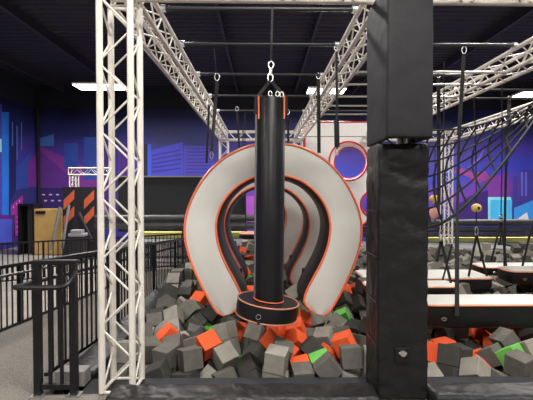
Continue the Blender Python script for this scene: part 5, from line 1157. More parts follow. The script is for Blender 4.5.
2590,8227,-248,39,87,21,-22,0,3743,8228,-323,79,-39,47,3,4,1666,8229,-90,53,-37,74,-20,3,3327,8230,5,46,-71,53,-3,1,
7452,8233,-293,73,-32,24,56,1,620,8233,-320,58,-39,-54,-47,2,2778,8235,-311,46,-84,5,30,2,2468,8238,-73,40,13,91,5,1,
-932,8241,-329,70,55,19,-41,0,5549,8244,-329,99,-10,-1,-11,0,3573,8246,-132,22,63,-65,35,1,4041,8248,-254,39,47,-68,41,3,
-485,8255,-138,19,-57,-19,78,2,6010,8256,-278,29,62,43,59,0,3078,8259,-32,25,60,-74,-17,3,-271,8260,-282,27,64,37,-62,2,
7451,8267,-15,39,-67,-61,16,1,-1326,8268,-93,13,-99,0,0,0,89,8275,35,60,44,22,-63,1,2359,8277,-290,86,-11,-22,45,0,
1216,8282,-250,20,-57,70,37,1,-1113,8287,-181,11,-88,5,-45,1,3371,8287,-319,34,30,-25,-86,1,75,8288,-295,21,-68,-40,-57,3,
-952,8296,17,14,-73,50,44,0,3060,8301,-286,71,38,-48,-35,1,1416,8303,-95,40,27,-35,81,2,6895,8306,-150,7,-23,-10,97,0,
2010,8314,-312,77,13,62,-5,0,1720,8318,-300,16,23,26,-92,0,1978,8323,-125,83,-3,-12,54,3,-623,8324,-318,82,13,-10,55,0,
-89,8336,-110,26,-20,83,44,0,865,8341,-101,63,66,-24,-33,4,2881,8347,-1,55,-63,-15,-54,1,7176,8347,-269,41,-60,-62,30,0,
334,8348,-302,55,66,40,-33,1,6977,8349,-314,6,-23,-10,97,0,6749,8349,-288,77,-18,-5,61,0,1192,8353,-21,61,-25,33,67,1,
4537,8362,-273,48,5,-18,-86,0,7342,8380,-170,24,-81,-30,45,0,6180,8396,-279,78,-62,-1,12,3,5494,8405,-170,5,-69,-25,-68,0,
2813,8406,-197,76,-21,-51,34,2,5789,8409,-266,34,20,-46,-80,0,3255,8412,-199,38,-83,26,31,2,-246,8428,-30,9,78,-45,42,0,
2523,8431,-115,64,2,13,-76,2,6499,8434,-278,59,-19,70,36,0,3566,8437,-215,2,-67,49,-56,1,576,8440,-225,76,-3,41,-51,0,
-1084,8447,-24,28,-40,-23,84,4,169,8452,-117,42,51,-46,-59,0,1231,8456,142,24,46,-78,33,2,-990,8459,-271,25,-51,-82,12,3,
-46,8462,-294,35,-40,83,17,3,1572,8463,-202,92,-15,13,-35,0,1822,8463,-137,81,12,-27,50,0,1581,8471,18,66,18,73,-10,0,
3915,8476,-210,89,32,24,21,1,-501,8484,-118,34,2,-87,-35,1,3376,8498,-57,9,-45,-72,52,1,2151,8500,-256,4,-22,-96,-14,0,
1054,8500,-232,48,2,-86,15,0,5689,8501,-119,46,-59,1,-66,0,786,8503,-266,1,-78,62,9,0,6993,8505,69,7,66,-15,73,0,
3030,8508,-293,40,-40,-74,-36,1,-275,8516,-239,45,-50,-22,-71,0,2456,8516,-292,96,6,6,-25,1,1251,8516,-161,80,38,3,-46,1,
7478,8533,-312,24,-72,9,-65,1,-1311,8535,-155,4,-72,5,69,1,2753,8539,-317,79,19,-49,-31,1,3773,8542,-329,19,-25,34,-89,0,
4880,8544,-110,34,20,59,-70,0,1382,8548,42,74,41,52,9,4,4173,8548,-285,95,26,12,11,2,7018,8557,-113,66,-36,55,38,1,
4678,8559,-254,56,-49,47,-47,0,371,8559,-271,44,-3,87,22,2,2971,8568,-124,24,49,84,-4,1,5421,8577,-280,68,70,14,18,1,
7010,8581,-302,7,-93,35,-3,0,1886,8586,-2,28,77,33,47,0,853,8587,-73,38,7,-1,92,2,5058,8589,-286,41,-61,-21,-65,0,
6701,8595,-269,76,-63,-5,16,0,-782,8596,-116,85,21,-48,10,2,6794,8597,-92,64,43,-58,27,3,575,8603,-98,32,51,25,76,0,
-79,8614,-132,25,27,87,33,0,1124,8614,-29,57,-48,2,67,0,2718,8617,-95,41,-57,-71,-13,2,5979,8621,-274,25,-29,8,92,3,
2483,8622,-36,92,12,37,2,0,108,8627,-312,69,27,-57,34,3,2284,8627,-156,25,-41,85,-23,0,5861,8635,-121,94,-20,-23,18,1,
1381,8641,-309,52,-44,65,33,2,1709,8643,-281,74,-34,54,20,2,4434,8646,-284,53,53,-18,64,0,3237,8648,-94,67,53,9,52,1,
5668,8649,-289,29,48,-39,73,0,-832,8649,-303,35,63,60,34,0,3093,8649,67,14,83,30,-45,0,-1051,8652,-154,3,67,35,65,0,
7310,8657,-230,46,24,81,-27,0,1681,8659,-93,13,-46,87,-11,1,3405,8662,-285,88,17,20,39,0,1633,8666,90,21,-4,71,68,2,
3526,8667,-134,83,24,-50,5,0,6399,8669,-305,53,29,-6,80,2,167,8679,-133,99,-10,6,-2,0,1448,8681,-129,75,59,-21,-20,0,
-1285,8685,16,5,-7,-54,84,1,-596,8690,-250,75,-11,12,64,1,2583,8692,-231,39,40,-24,-79,1,3731,8698,-219,36,-88,-18,24,1,
2855,8711,-222,48,-18,29,81,1,5242,8722,-225,90,-30,19,-27,0,-382,8725,-163,43,-73,53,4,1,-21,8731,3,53,27,29,-75,3,
1256,8732,69,45,33,-82,6,2,659,8745,-201,39,-48,7,-78,0,3151,8752,-262,68,-41,59,14,0,2148,8756,-225,3,-34,34,-87,3,
1038,8758,-177,40,-87,23,16,2,3977,8760,-252,61,28,66,33,0,6592,8775,-203,60,-19,-48,-61,1,1858,8777,-146,49,74,12,-45,1,
7181,8778,-150,45,-8,-65,61,0,-1188,8778,-222,5,-53,-66,53,0,3496,8793,110,37,58,51,-52,1,1296,8803,-109,43,-36,-24,-79,0,
5513,8803,-147,33,-36,-54,-68,0,4214,8807,-259,48,-81,-7,33,1,6347,8814,-198,23,65,-59,43,0,7442,8822,-143,45,32,80,-23,0,
3403,8837,-67,9,-63,-77,-6,0,2472,8838,0,86,-42,23,16,3,5074,8849,-100,64,0,77,-3,3,7015,8852,-302,27,67,-20,66,1,
-249,8853,-322,9,-75,7,65,2,5815,8856,-235,26,-6,95,17,0,6079,8859,-209,13,15,-93,32,0,108,8861,-289,58,58,26,-51,3,
1602,8867,-142,15,-52,-33,-77,0,3074,8869,-40,73,20,-28,59,0,3004,8874,-293,27,-27,48,-79,1,5390,8876,-289,21,18,90,-33,1,
1534,8877,58,1,42,8,90,0,-1288,8881,-74,64,-30,-17,69,0,2845,8881,72,63,20,72,-22,0,296,8884,-71,19,46,-21,84,3,
5033,8885,-285,19,61,19,-75,1,2497,8890,-282,17,51,72,-44,0,-579,8894,-294,37,-51,58,-52,2,3393,8894,-264,9,-74,-4,67,3,
2350,8894,-150,73,-44,-15,-50,0,2012,8897,-267,32,84,-40,16,0,446,8900,-250,60,-7,12,-79,0,-939,8901,-301,45,11,77,-44,1,
1733,8904,-308,68,51,32,-43,1,-1119,8905,14,74,49,12,-45,0,6673,8909,-324,23,24,41,85,1,-69,8910,-164,24,-73,-52,37,0,
2730,8913,-319,23,-14,16,-95,0,-800,8918,-169,71,-53,-44,-17,3,1109,8921,-21,11,73,-36,57,0,1013,8924,-268,57,47,-66,-13,1,
691,8925,-293,67,39,61,11,1,7343,8925,-277,30,46,67,-50,1,49,8926,83,58,57,26,53,0,5627,8931,-294,65,72,-19,16,1,
1400,8942,-260,7,-74,21,63,3,2797,8944,-111,46,53,53,47,3,6291,8949,-70,6,-19,42,88,1,3658,8954,-286,64,16,-48,-58,0,
4018,8956,-317,25,60,-22,-73,0,-292,8967,-138,50,42,-57,50,0,4417,8982,-288,81,-3,-49,32,4,-1227,8984,-291,20,38,-26,86,1,
-705,8986,-19,30,61,-72,-10,2,1980,8988,-69,93,-36,11,-4,0,-507,8989,-119,2,74,65,-18,2,6003,8995,-320,63,46,-14,61,2,
2602,8995,59,5,55,-31,77,1,3205,8995,86,24,-18,-41,-86,2,4799,9006,-248,7,-69,72,0,0,6862,9009,-280,13,-42,86,25,1,
-922,9011,40,22,93,10,28,2,1737,9014,-58,26,-91,32,-8,0,5313,9015,-169,94,-32,-15,0,1,3177,9015,-181,28,51,-31,-75,2,
3745,9031,-130,86,-25,-45,5,0,122,9034,-72,64,-61,-42,16,2,2336,9040,-7,82,26,-46,-22,2,2583,9040,-168,58,15,-76,-23,0,
3440,9046,12,26,59,-49,58,0,2182,9048,-178,12,49,71,-48,0,1198,9058,-200,37,-4,-79,48,2,-1067,9060,-140,21,-26,73,60,0,
5509,9065,-146,74,33,22,-54,0,4011,9070,-161,78,-22,26,52,0,6309,9075,-241,67,44,56,22,2,1465,9077,-89,28,-60,-45,-59,3,
922,9086,-183,15,23,46,-84,0,249,9095,-257,26,-6,13,95,2,5774,9098,-203,70,63,1,34,0,431,9104,-108,53,35,11,76,0,
3435,9106,-169,33,-69,11,64,2,3011,9107,1,31,-27,-60,-69,0,2386,9131,-322,22,-55,-77,-24,0,627,9133,-207,20,-89,-29,30,2,
1889,9139,-205,52,-1,48,70,0,2810,9146,-107,52,-42,-49,-57,0,6099,9153,-230,31,53,-16,-77,2,4531,9156,-214,59,2,64,-50,0,
-81,9156,-133,31,-74,47,-38,2,1644,9158,-285,12,-38,12,-91,0,2723,9167,-308,46,-31,61,-56,3,2078,9173,-285,68,-54,-11,-49,0,
788,9180,-48,55,73,2,-41,1,6447,9182,-109,86,45,25,0,1,5332,9182,-304,61,-5,33,72,3,-250,9185,-299,84,-6,41,34,1,
5050,9186,-267,49,41,-77,12,0,3157,9194,-302,56,-38,38,64,3,4824,9196,-164,57,29,-27,-72,2,3228,9199,-99,56,-48,-27,-61,1,
1780,9202,92,44,7,89,12,2,-915,9204,-293,25,-2,73,-64,0,-1290,9206,-70,14,71,21,-66,0,-534,9206,-244,8,-40,69,-59,0,
3293,9207,131,27,-96,-5,6,0,1079,9209,-86,38,62,69,-3,2,3468,9214,-331,34,55,-56,52,2,4086,9218,-307,12,58,75,29,2,
-657,9221,-15,2,84,52,16,1,-1263,9226,-256,56,41,-62,36,0,3690,9228,-294,69,33,-23,-60,3,3819,9229,-156,40,6,89,-21,0,
-1320,9231,121,53,-49,45,53,2,-923,9231,-90,92,14,-10,-34,0,4328,9238,-284,54,-33,-67,-38,0,1606,9244,-15,26,-50,73,-38,2,
-383,9250,-103,40,-81,-29,-32,0,6595,9252,-314,0,71,70,-10,2,2473,9252,-96,91,16,-33,-19,3,1998,9257,-82,83,16,-42,-33,1,
5714,9266,-331,50,-58,-58,-28,0,6793,9270,-196,26,38,-61,64,2,3589,9274,-56,34,-48,9,-80,0,7308,9275,-320,96,5,23,-14,0,
6955,9277,-98,95,6,-31,8,1,7067,9278,-285,54,-76,10,34,1,1313,9279,-108,32,-78,52,-9,0,67,9283,-296,66,-63,39,8,0,
167,9289,-129,43,7,-47,-77,1,782,9290,-275,67,67,-33,-5,0,372,9294,-306,33,69,8,-64,4,6352,9294,-303,48,50,10,-71,0,
4699,9314,-276,76,50,-39,12,0,3016,9317,-30,45,61,-53,38,0,1567,9319,-200,11,-27,14,-95,0,2542,9321,-280,30,-32,-19,88,0,
2196,9324,-231,9,-84,29,-44,1,3475,9340,291,66,18,73,-7,0,1820,9343,-220,24,49,84,-6,0,6037,9348,-277,16,-46,70,52,0,
-121,9352,-238,81,41,-23,36,0,2764,9353,-77,33,-34,-47,-75,1,-1075,9354,-142,89,32,-11,-30,0,-222,9358,-16,20,35,5,-91,1,
7195,9361,-169,21,85,12,47,0,1013,9362,-257,31,-53,19,-76,0,397,9364,-62,62,26,-73,-11,0,1978,9365,115,77,37,-47,-21,2,
2956,9370,-244,15,-92,5,-37,0,3188,9372,-234,72,18,-66,-13,0,3214,9379,26,31,65,39,57,1,815,9383,49,64,-42,-33,-55,2,
1748,9385,157,31,37,70,-52,0,5180,9388,-249,38,80,-27,-38,4,-834,9389,-29,43,79,27,36,0,573,9395,-255,91,-2,-19,37,0,
-346,9396,-240,53,-34,9,-77,1,4469,9396,-216,54,14,57,60,0,3985,9397,-238,39,38,25,80,0,3452,9415,114,16,-66,6,73,0,
3622,9430,-167,70,-40,18,56,0,1051,9439,83,4,18,98,3,1,5439,9441,-261,44,-49,62,42,0,1684,9442,-17,66,-58,-28,-40,2,
-577,9444,-152,88,-14,-45,7,3,-1309,9449,90,13,-76,-11,62,3,7428,9451,-59,75,66,1,-1,0,6659,9453,-98,47,50,73,-4,2,
-1267,9456,-113,20,-27,93,15,0,-15,9458,-115,35,23,42,-80,0,7465,9459,-250,28,27,69,61,1,2778,9461,-310,20,59,-69,-38,2,
3394,9462,-65,7,-73,5,-68,3,1407,9474,-286,10,-47,-3,88,2,3836,9476,-68,71,60,-38,0,2,6763,9480,-310,79,52,-11,30,0,
1475,9482,-99,53,78,35,1,0,823,9484,-129,79,15,-57,-16,0,2527,9491,-30,33,25,-70,58,1,2629,9492,-191,3,44,70,-56,3,
1898,9505,-66,27,68,-67,12,1,-744,9509,-293,5,-89,-18,-42,3,4751,9513,-318,19,12,95,-20,2,3373,9519,-245,55,-48,-43,-53,3,
359,9521,-197,39,73,-33,-45,2,2832,9524,12,9,-26,-47,-84,1,153,9527,-22,48,-80,35,10,0,779,9532,-310,31,-51,7,80,2,
2105,9537,-47,6,10,12,99,0,2287,9540,-224,21,-14,70,66,0,3153,9550,-95,35,39,-41,-75,2,1751,9551,-302,56,29,-75,20,0,
109,9551,-281,38,-12,-36,84,1,1048,9553,-104,99,0,-5,14,0,-409,9557,-61,4,57,-63,53,0,2080,9558,-286,54,6,-37,-76,1,
4151,9561,-331,46,20,-79,-35,0,-944,9566,-177,34,1,-53,78,1,7251,9567,108,54,48,-41,-56,2,2506,9572,-322,37,24,88,16,0,
5953,9573,-284,74,-13,63,19,1,1061,9577,-312,7,73,-10,-67,1,3130,9579,-326,80,-29,-49,21,1,-1247,9580,-274,77,-28,41,41,1,
3678,9580,-274,31,-50,14,-79,1,-254,9585,-291,59,-24,-23,-74,0,1261,9586,-43,48,4,-19,86,0,7047,9587,-232,96,1,11,-26,1,
4701,9590,-154,37,72,0,-59,2,5668,9593,-262,79,-33,-13,50,0,6385,9594,-315,9,39,-91,9,1,7272,9602,-277,59,50,-41,-49,0,
7129,9607,-55,52,-58,-38,-50,3,6632,9613,-205,73,-6,-46,-51,0,2943,9614,-255,18,-8,-82,53,1,3902,9628,-287,1,-22,1,97,1,
2766,9637,-125,93,26,25,-12,0,-546,9638,-286,62,-12,-70,34,3,5048,9648,-279,54,-21,-66,47,2,5288,9657,-280,94,-23,16,21,2,
1434,9658,88,67,64,-20,34,0,1280,9663,-214,61,-26,-54,-52,0,1656,9667,36,7,14,-59,79,0,1583,9668,-191,21,-41,-88,-9,2,
6134,9669,-233,28,-57,-12,-76,0,5529,9677,-154,6,-87,26,41,0,7366,9684,-104,28,-71,-25,-60,1,1861,9692,-145,29,-45,69,48,1,
3706,9692,-61,66,9,-55,50,3,3448,9703,-104,81,-46,17,32,3,204,9706,-188,41,-18,-33,83,1,4191,9718,-220,40,-91,-5,11,1,
646,9720,-196,66,9,74,-8,0,-1141,9725,-203,77,-32,-46,30,0,2057,9736,142,2,71,0,70,2,-816,9739,-255,13,-44,-86,23,1,
871,9744,-187,34,50,66,-44,1,2135,9750,-80,67,-58,37,28,0,-235,9750,-161,29,2,-84,-46,2,27,9751,13,54,-80,-26,9,0,
2540,9755,-184,42,75,-44,28,0,466,9759,-106,16,-57,78,19,0,-1323,9760,-81,36,-62,-60,-35,0,3296,9764,-202,79,-46,-20,-35,1,
4644,9767,-237,32,91,25,9,0,2250,9769,-238,6,-89,31,-33,2,1870,9770,69,44,-55,57,43,1,3579,9777,-217,4,-41,-22,89,0,
1085,9783,-76,16,-69,4,-71,1,-540,9786,-155,66,40,24,-59,1,2995,9793,-170,41,-10,49,76,1,3916,9795,-104,12,27,-85,-43,4,
2794,9802,-309,81,-13,-34,47,1,-77,9803,-249,61,11,53,-58,0,-769,9806,-71,82,-15,-54,14,3,6456,9810,-198,7,33,86,-38,0,
1088,9817,-267,63,-35,49,48,2,427,9823,-292,63,-34,59,-39,0,5696,9825,-139,69,-14,-70,-12,2,3132,9829,-294,63,44,10,63,0,
283,9830,-23,97,-18,17,-6,0,6696,9830,-283,36,-69,-23,58,0,1442,9831,-334,56,-52,10,64,1,4953,9833,-231,72,-27,53,-36,0,
1268,9837,44,36,65,-55,-38,3,7345,9838,-333,83,-28,-46,-16,0,1379,9840,-112,35,78,29,-44,1,7106,9846,-116,67,62,-26,-32,1,
5951,9859,-100,58,81,-14,-2,0,3794,9862,-252,28,-45,-23,82,0,1771,9867,-318,22,-75,-7,-61,0,5710,9868,-328,50,50,-49,51,2,
6010,9872,-285,43,47,-67,39,0,3102,9874,11,44,-86,26,10,3,2448,9884,-302,6,-52,-30,80,0,7438,9890,-169,8,44,70,56,1,
1957,9892,-183,33,-30,68,58,2,4583,9896,-107,46,-67,55,19,1,-988,9896,-323,21,-30,27,-89,0,3449,9897,-318,60,-69,-15,-38,0,
5327,9902,-305,10,-29,-5,-95,3,7275,9906,34,33,81,-47,-13,0,6317,9911,-306,45,-72,-47,25,2,-34,9915,-62,70,48,-47,-26,0,
7086,9916,-305,8,-66,11,74,0,4382,9923,-234,51,53,45,50,1,662,9932,-274,56,11,82,0,1,4064,9933,-322,43,55,50,-51,0,
3358,9936,-51,35,80,39,30,2,553,9947,-72,57,-10,40,-71,1,-1065,9947,-100,80,-19,47,-32,0,1821,9949,-21,65,28,40,59,0,
-1274,9949,-229,78,44,38,21,3,-528,9954,-306,76,9,30,56,0,4083,9955,-131,5,-99,16,2,1,2079,9958,-36,61,-64,-33,-33,0,
2244,9964,-128,12,-27,-45,-85,3,1635,9967,-134,33,-52,30,-73,0,105,9967,-312,3,71,13,69,0,924,9981,-241,65,-75,9,-1,0,
-706,9981,-206,1,-31,-32,-90,2,3717,9991,-69,87,25,-35,-25,1,-186,9994,-318,37,-59,59,41,0,352,9998,-208,35,61,-41,-58,1,
2860,9999,-131,16,-79,59,0,1,2652,10002,-230,63,75,18,5,0,125,10005,-129,56,-44,-64,-30,1,3215,10010,-173,14,-87,36,29,0,
1151,10016,-173,11,73,61,-28,2,4685,10022,-258,32,-61,38,-61,0,807,10030,-54,34,-15,4,93,0,4927,10032,-127,41,-14,32,-84,4,
6625,10034,-198,23,-39,-36,82,3,150,10036,57,53,-47,-62,-34,2,5113,10037,-250,32,-21,-92,-3,1,3875,10047,-202,20,-80,29,-49,0,
7090,10048,57,30,-66,-10,-68,3,1377,10052,-280,20,-31,78,-51,1,2846,10053,-324,5,-15,98,11,0,1406,10054,-82,2,-80,17,-58,2,
-1287,10056,-73,16,55,-79,22,2,-399,10058,-188,40,23,64,-61,2,5759,10074,-215,16,-69,60,36,1,2410,10074,-245,19,12,-94,-25,1,
-1050,10078,-246,33,51,17,77,2,-118,10082,-153,44,-67,34,-49,0,3042,10083,-77,5,-67,-44,59,0,2132,10087,-273,57,-42,-26,-66,0,
3556,10091,-184,31,-86,33,-26,0,7083,10104,-122,1,-5,-60,-80,2,-87,10107,243,57,36,54,-50,0,5979,10110,-105,2,-23,59,77,1,
1801,10116,-191,44,-77,45,11,0,3043,10117,-298,35,-89,-28,-5,4,6263,10120,-138,66,12,46,58,1,6473,10124,-282,71,53,-43,-14,1,
-102,10136,47,63,-74,-12,20,2,-657,10143,-16,13,62,59,49,0,4424,10144,-97,5,64,70,32,0,4262,10154,-217,84,-43,-28,-18,0,
-1293,10160,83,94,-26,-6,-23,0,447,10165,-100,20,82,40,35,1,1024,10169,-35,68,-65,32,8,2,123,10171,220,20,-3,-11,-97,1,
5519,10176,-139,33,46,70,-43,2,-834,10183,-109,51,25,-32,-75,1,3348,10189,-136,48,-79,33,-21,0,-690,10190,-299,76,64,-8,7,1,
7375,10192,-286,44,78,-18,40,1,5740,10193,-68,30,-65,66,23,2,1180,10195,-248,33,-49,74,34,0,3919,10200,-99,65,-41,-18,-62,3,
4078,10202,-304,42,82,-25,31,1,573,10207,-271,24,-33,76,51,0,3724,10221,-290,45,-33,-58,59,2,7044,10221,-282,60,-42,-43,-53,0,
2592,10222,-279,37,-16,-51,-76,1,3550,10224,-4,11,-23,-21,-95,0,7468,10229,-123,2,44,-4,-90,0,790,10230,-331,42,6,89,-14,1,
5754,10242,-325,15,4,-92,-36,0,-914,10243,-327,40,89,7,20,2,6042,10247,-268,26,72,30,-57,2,7496,10250,97,74,67,4,-4,1,
-461,10253,-311,40,-58,60,39,2,-1251,10256,-250,54,54,-52,38,2,698,10259,-140,40,59,68,17,4,948,10262,-196,43,23,83,-28,3,
4923,10267,-287,81,11,57,-3,2,5407,10268,-271,67,-48,-29,-48,2,257,10272,-35,18,-32,-51,-78,3,-1152,10274,-71,38,-66,-23,-60,0,
3460,10277,-280,2,67,-46,-58,0,2328,10284,-306,50,2,-76,41,3,-265,10285,-121,67,31,-63,25,0,-246,10291,-311,47,-56,-40,-55,1,
3751,10293,80,55,51,63,-18,1,6272,10293,-217,23,8,50,-83,2,358,10295,-209,37,30,88,10,0,3185,10296,-238,67,-36,62,21,0,
1984,10300,-253,63,-33,-70,-7,4,1540,10306,-328,31,-67,-67,-8,1,6724,10307,-293,26,-38,87,14,0,4704,10312,-273,11,4,11,99,1,
52,10317,-281,45,-44,53,-57,0,5192,10340,-237,5,66,-75,4,1,3905,10343,-266,44,71,-32,-45,1,4275,10349,-131,93,26,-19,15,0,
-492,10351,-147,23,68,5,70,2,8,10353,-96,58,-3,0,82,2,-2,10365,280,55,47,50,-47,1,-7,10374,91,48,-54,48,50,0,
-731,10384,-290,32,-65,-56,41,0,4758,10385,-100,13,-8,-62,77,1,1750,10393,-177,36,51,16,76,2,3002,10397,-247,55,-76,26,-23,1,
4484,10402,-244,25,34,-88,22,0,6498,10403,-268,20,-44,-8,-87,1,3495,10404,-144,73,-11,-57,36,1,7091,10409,-241,96,13,24,7,0,
-817,10410,-118,27,-45,-53,-67,1,3746,10410,-74,20,63,-53,53,0,4097,10417,-251,16,-17,94,25,1,1080,10430,-168,25,88,-32,24,1,
7307,10432,-248,99,-1,8,9,2,-1027,10432,-197,65,64,7,-40,3,2132,10463,-297,12,26,96,5,3,411,10467,-95,41,78,15,-46,2,
5661,10474,-116,61,39,69,-7,1,578,10476,-259,46,-6,-38,-80,1,3712,10481,-256,83,-49,17,-18,2,1056,10494,20,34,87,34,2,0,
5444,10497,-286,60,-33,-39,-62,2,4564,10505,-106,39,-53,-25,71,1,311,10507,-308,8,62,-62,-47,1,6835,10509,-302,0,-91,-40,-6,0,
1509,10509,-210,12,59,-36,-71,1,-1213,10515,-293,91,22,30,15,0,-266,10530,111,5,-74,-17,66,1,-229,10537,-93,72,15,66,15,0,
246,10540,12,93,-13,-26,21,2,5650,10543,-293,24,-65,7,-72,2,6310,10543,-302,28,-82,-1,50,0,821,10544,-266,66,60,43,16,1,
-221,10553,-296,71,-42,46,-32,0,7482,10554,-308,16,-79,12,-58,1,1300,10558,-179,48,-29,67,48,4,3457,10561,-311,45,16,-72,50,2,
-446,10561,-177,4,51,-10,-85,4,-56,10567,90,6,-72,69,-6,1,6045,10568,-296,8,99,-2,7,0,3148,10570,-280,84,5,-53,3,2,
4333,10575,-266,50,16,56,64,3,6019,10576,-109,45,49,-41,63,1,-585,10579,-322,17,-53,62,-55,0,-1295,10579,-75,70,14,57,41,4,
72,10581,-270,34,-55,-40,-65,0,0,10590,-91,38,-66,33,56,3,-96,10600,274,64,12,-75,14,3,4205,10601,-123,51,-24,-6,82,0,
1770,10605,-288,68,46,40,41,2,550,10614,-82,83,-1,-42,-38,0,2431,10615,-271,56,-20,30,75,2,4762,10616,-234,31,64,17,-68,0,
6636,10620,-295,84,-7,10,53,0,-893,10621,-266,65,-15,-14,-73,2,928,10621,-117,72,62,31,5,0,7061,10629,-241,30,-50,55,60,0,
5072,10632,-305,34,-70,-55,-30,1,3988,10634,-278,48,36,64,47,0,3343,10638,-176,47,-9,-88,8,1,1126,10651,-311,50,-64,51,-29,3,
-889,10655,-75,38,-58,60,40,1,2773,10660,-263,15,-50,-2,85,0,4133,10663,44,1,85,-7,-52,1,3960,10687,-97,37,-50,47,-62,2,
5824,10692,-253,36,-17,70,-60,1,4546,10693,-266,68,-48,-54,-14,1,7354,10695,-175,39,-45,16,78,0,1182,10711,-89,51,79,-13,-31,0,
700,10711,-270,12,-31,-86,38,2,-930,10721,106,40,-58,-60,-38,2,-1272,10725,-268,85,32,-41,-4,0,167,10725,-62,62,42,56,-35,0,
436,10728,-199,90,-35,-14,23,0,3742,10744,-225,90,38,12,20,2,-396,10757,50,11,94,-3,33,0,4198,10757,-286,26,-59,61,46,3,
3027,10766,-325,68,-17,-13,70,1,-576,10767,-77,0,-78,-7,62,4,-213,10767,-152,49,70,-42,31,3,-132,10768,39,84,7,-53,0,0,
6648,10773,-108,7,45,89,1,2,198,10781,-254,40,-38,-65,53,2,2315,10782,-160,52,-35,-78,5,0,6755,10795,-297,15,69,-16,69,2,
-1070,10813,-123,45,70,-54,-9,0,2144,10813,-313,73,1,-24,-64,0,6051,10827,-250,17,69,-18,68,0,-1326,10830,-78,64,29,-29,64,3,
-603,10831,-269,98,7,-10,-13,1,980,10831,-301,14,-10,-10,-98,0,-357,10842,-272,23,-1,-96,-15,2,-800,10845,-114,25,-36,-74,-51,0,
7276,10851,-332,3,-65,-74,15,0,3396,10860,-294,32,-69,62,-22,0,-986,10865,-304,36,-16,-84,-37,0,7060,10878,-254,53,27,-3,80,3,
1516,10880,-324,89,-40,-20,-3,1,5405,10888,-265,40,76,-18,-48,0,6,10889,-80,78,-11,19,-58,0,4430,10889,-285,45,-77,-41,-19,1,
371,10892,-288,21,10,-36,-90,3,4729,10895,-312,35,0,-87,34,2,1784,10896,-303,90,27,-30,17,0,2736,10906,-253,83,13,0,-55,2,
6378,10910,-321,12,-52,43,73,1,3631,10910,-289,25,-51,-23,79,2,5675,10911,-251,64,77,6,3,0,990,10912,-90,33,91,24,-5,3,
2461,10913,-274,50,-21,73,41,0,5141,10929,-271,67,38,-25,59,1,4082,10934,-320,20,47,-17,-84,0,4954,10937,-206,34,-55,-22,73,0,
3157,10939,-240,17,64,49,-57,2,35,10951,-296,60,69,18,36,2,-294,10957,-27,6,34,13,-93,2,7471,10960,-225,96,-12,26,-3,2,
660,10962,-328,12,73,56,-37,1,3862,10966,-298,12,80,-14,57,2,-1142,11005,38,37,26,-11,88,1,6539,11021,-221,39,-17,-76,-49,1,
4264,11023,-243,18,-42,76,46,0,-803,11026,-281,19,-27,-26,-91,0,844,11027,-165,78,-35,-16,-49,0,4583,11036,-235,38,-20,88,-21,0,
-1179,11037,-155,37,-41,25,79,0,216,11038,-178,5,19,-53,-83,0,-221,11039,-204,38,-66,65,-6,2,-485,11042,-151,33,-85,37,-20,1,
-915,11042,-102,36,10,-93,7,1,6071,11052,-131,72,24,64,14,2,4092,11056,-149,46,-85,19,17,0,438,11062,-150,31,-66,22,-64,2,
-1283,11085,-309,53,16,83,11,2,4433,11089,-134,25,25,-40,85,0,2669,11093,-220,18,-46,4,-87,3,-1289,11094,127,55,44,-71,-4,3,
5875,11095,-280,33,56,60,-47,3,4908,11103,-294,85,-28,-38,22,2,1398,11105,-277,53,50,-65,22,0,5170,11118,-182,59,36,67,26,1,
7301,11119,-91,28,-29,-73,56,0,4757,11119,-173,80,43,-15,40,4,5397,11125,-214,78,21,26,-53,3,2430,11145,-280,77,6,6,-63,3,
5649,11154,-282,36,69,59,-20,0,7351,11162,-270,62,75,11,22,2,757,11163,-262,75,-42,-11,-50,0,-1007,11164,-289,14,39,-30,86,2,
-73,11164,-281,39,-48,-75,23,0,3700,11179,-303,84,4,-17,-52,2,2219,11180,-166,43,-20,44,76,2,3443,11192,-251,96,15,17,-14,2,
3010,11195,-280,83,47,9,29,0,6097,11197,-261,22,-61,15,-74,1,1013,11200,-274,4,-63,-5,-77,0,7060,11204,-298,62,37,68,-6,2,
2014,11206,-316,59,65,29,38,3,-612,11210,-119,28,-61,27,69,2,6760,11221,-291,17,56,20,-79,1,149,11222,-299,65,-24,-40,-60,0,
3884,11238,-256,81,29,31,-40,2,-338,11238,-330,9,-93,24,27,0,-595,11244,-307,55,-49,-48,-48,4,1252,11248,-227,50,28,-60,-56,0,
4346,11260,-312,75,21,62,-9,0,6455,11275,-272,16,61,23,-74,3,440,11276,-258,3,4,-70,-71,1,2759,11278,-322,42,47,-76,-18,2,
4092,11286,-188,36,-71,50,34,1,4728,11288,-296,28,91,9,-31,2,-1087,11296,-121,18,56,12,80,2,1826,11296,-325,15,19,47,85,1,
5134,11302,-253,82,-26,-48,16,0,4279,11307,-127,48,64,-46,-39,0,-1250,11318,-273,44,-37,-63,-53,0,-1301,11325,-89,0,16,0,-99,1,
-37,11333,-156,69,27,7,-67,0,5355,11335,-279,62,-12,48,61,1,-1310,11348,113,7,70,70,7,0,-805,11348,-280,4,-7,97,-21,1,
1083,11357,-76,66,-20,-72,-13,1,3251,11364,-281,5,-82,34,46,1,2578,11367,-258,85,38,-11,35,3,2143,11393,-317,18,-59,-30,-73,0,
4541,11395,-238,8,57,-78,-25,1,-433,11407,-226,31,-9,28,-91,0,1635,11417,-296,65,-68,-1,-35,1,4833,11419,-202,86,12,-33,37,2,
5601,11421,-330,15,93,10,-33,0,724,11422,-233,3,36,-82,45,2,1281,11436,-326,18,61,10,76,1,2932,11437,-302,72,-52,38,-26,2,
1889,11442,-220,73,-51,1,-45,1,1611,11451,-99,7,85,-6,-51,4,6958,11453,-295,58,-52,-59,23,1,1056,11456,-279,2,73,-4,-68,0,
6376,11460,-266,48,-1,-6,88,1,3471,11464,-266,96,-11,-18,19,1,2359,11466,-211,41,-68,56,24,0,5208,11471,-162,13,85,24,45,1,
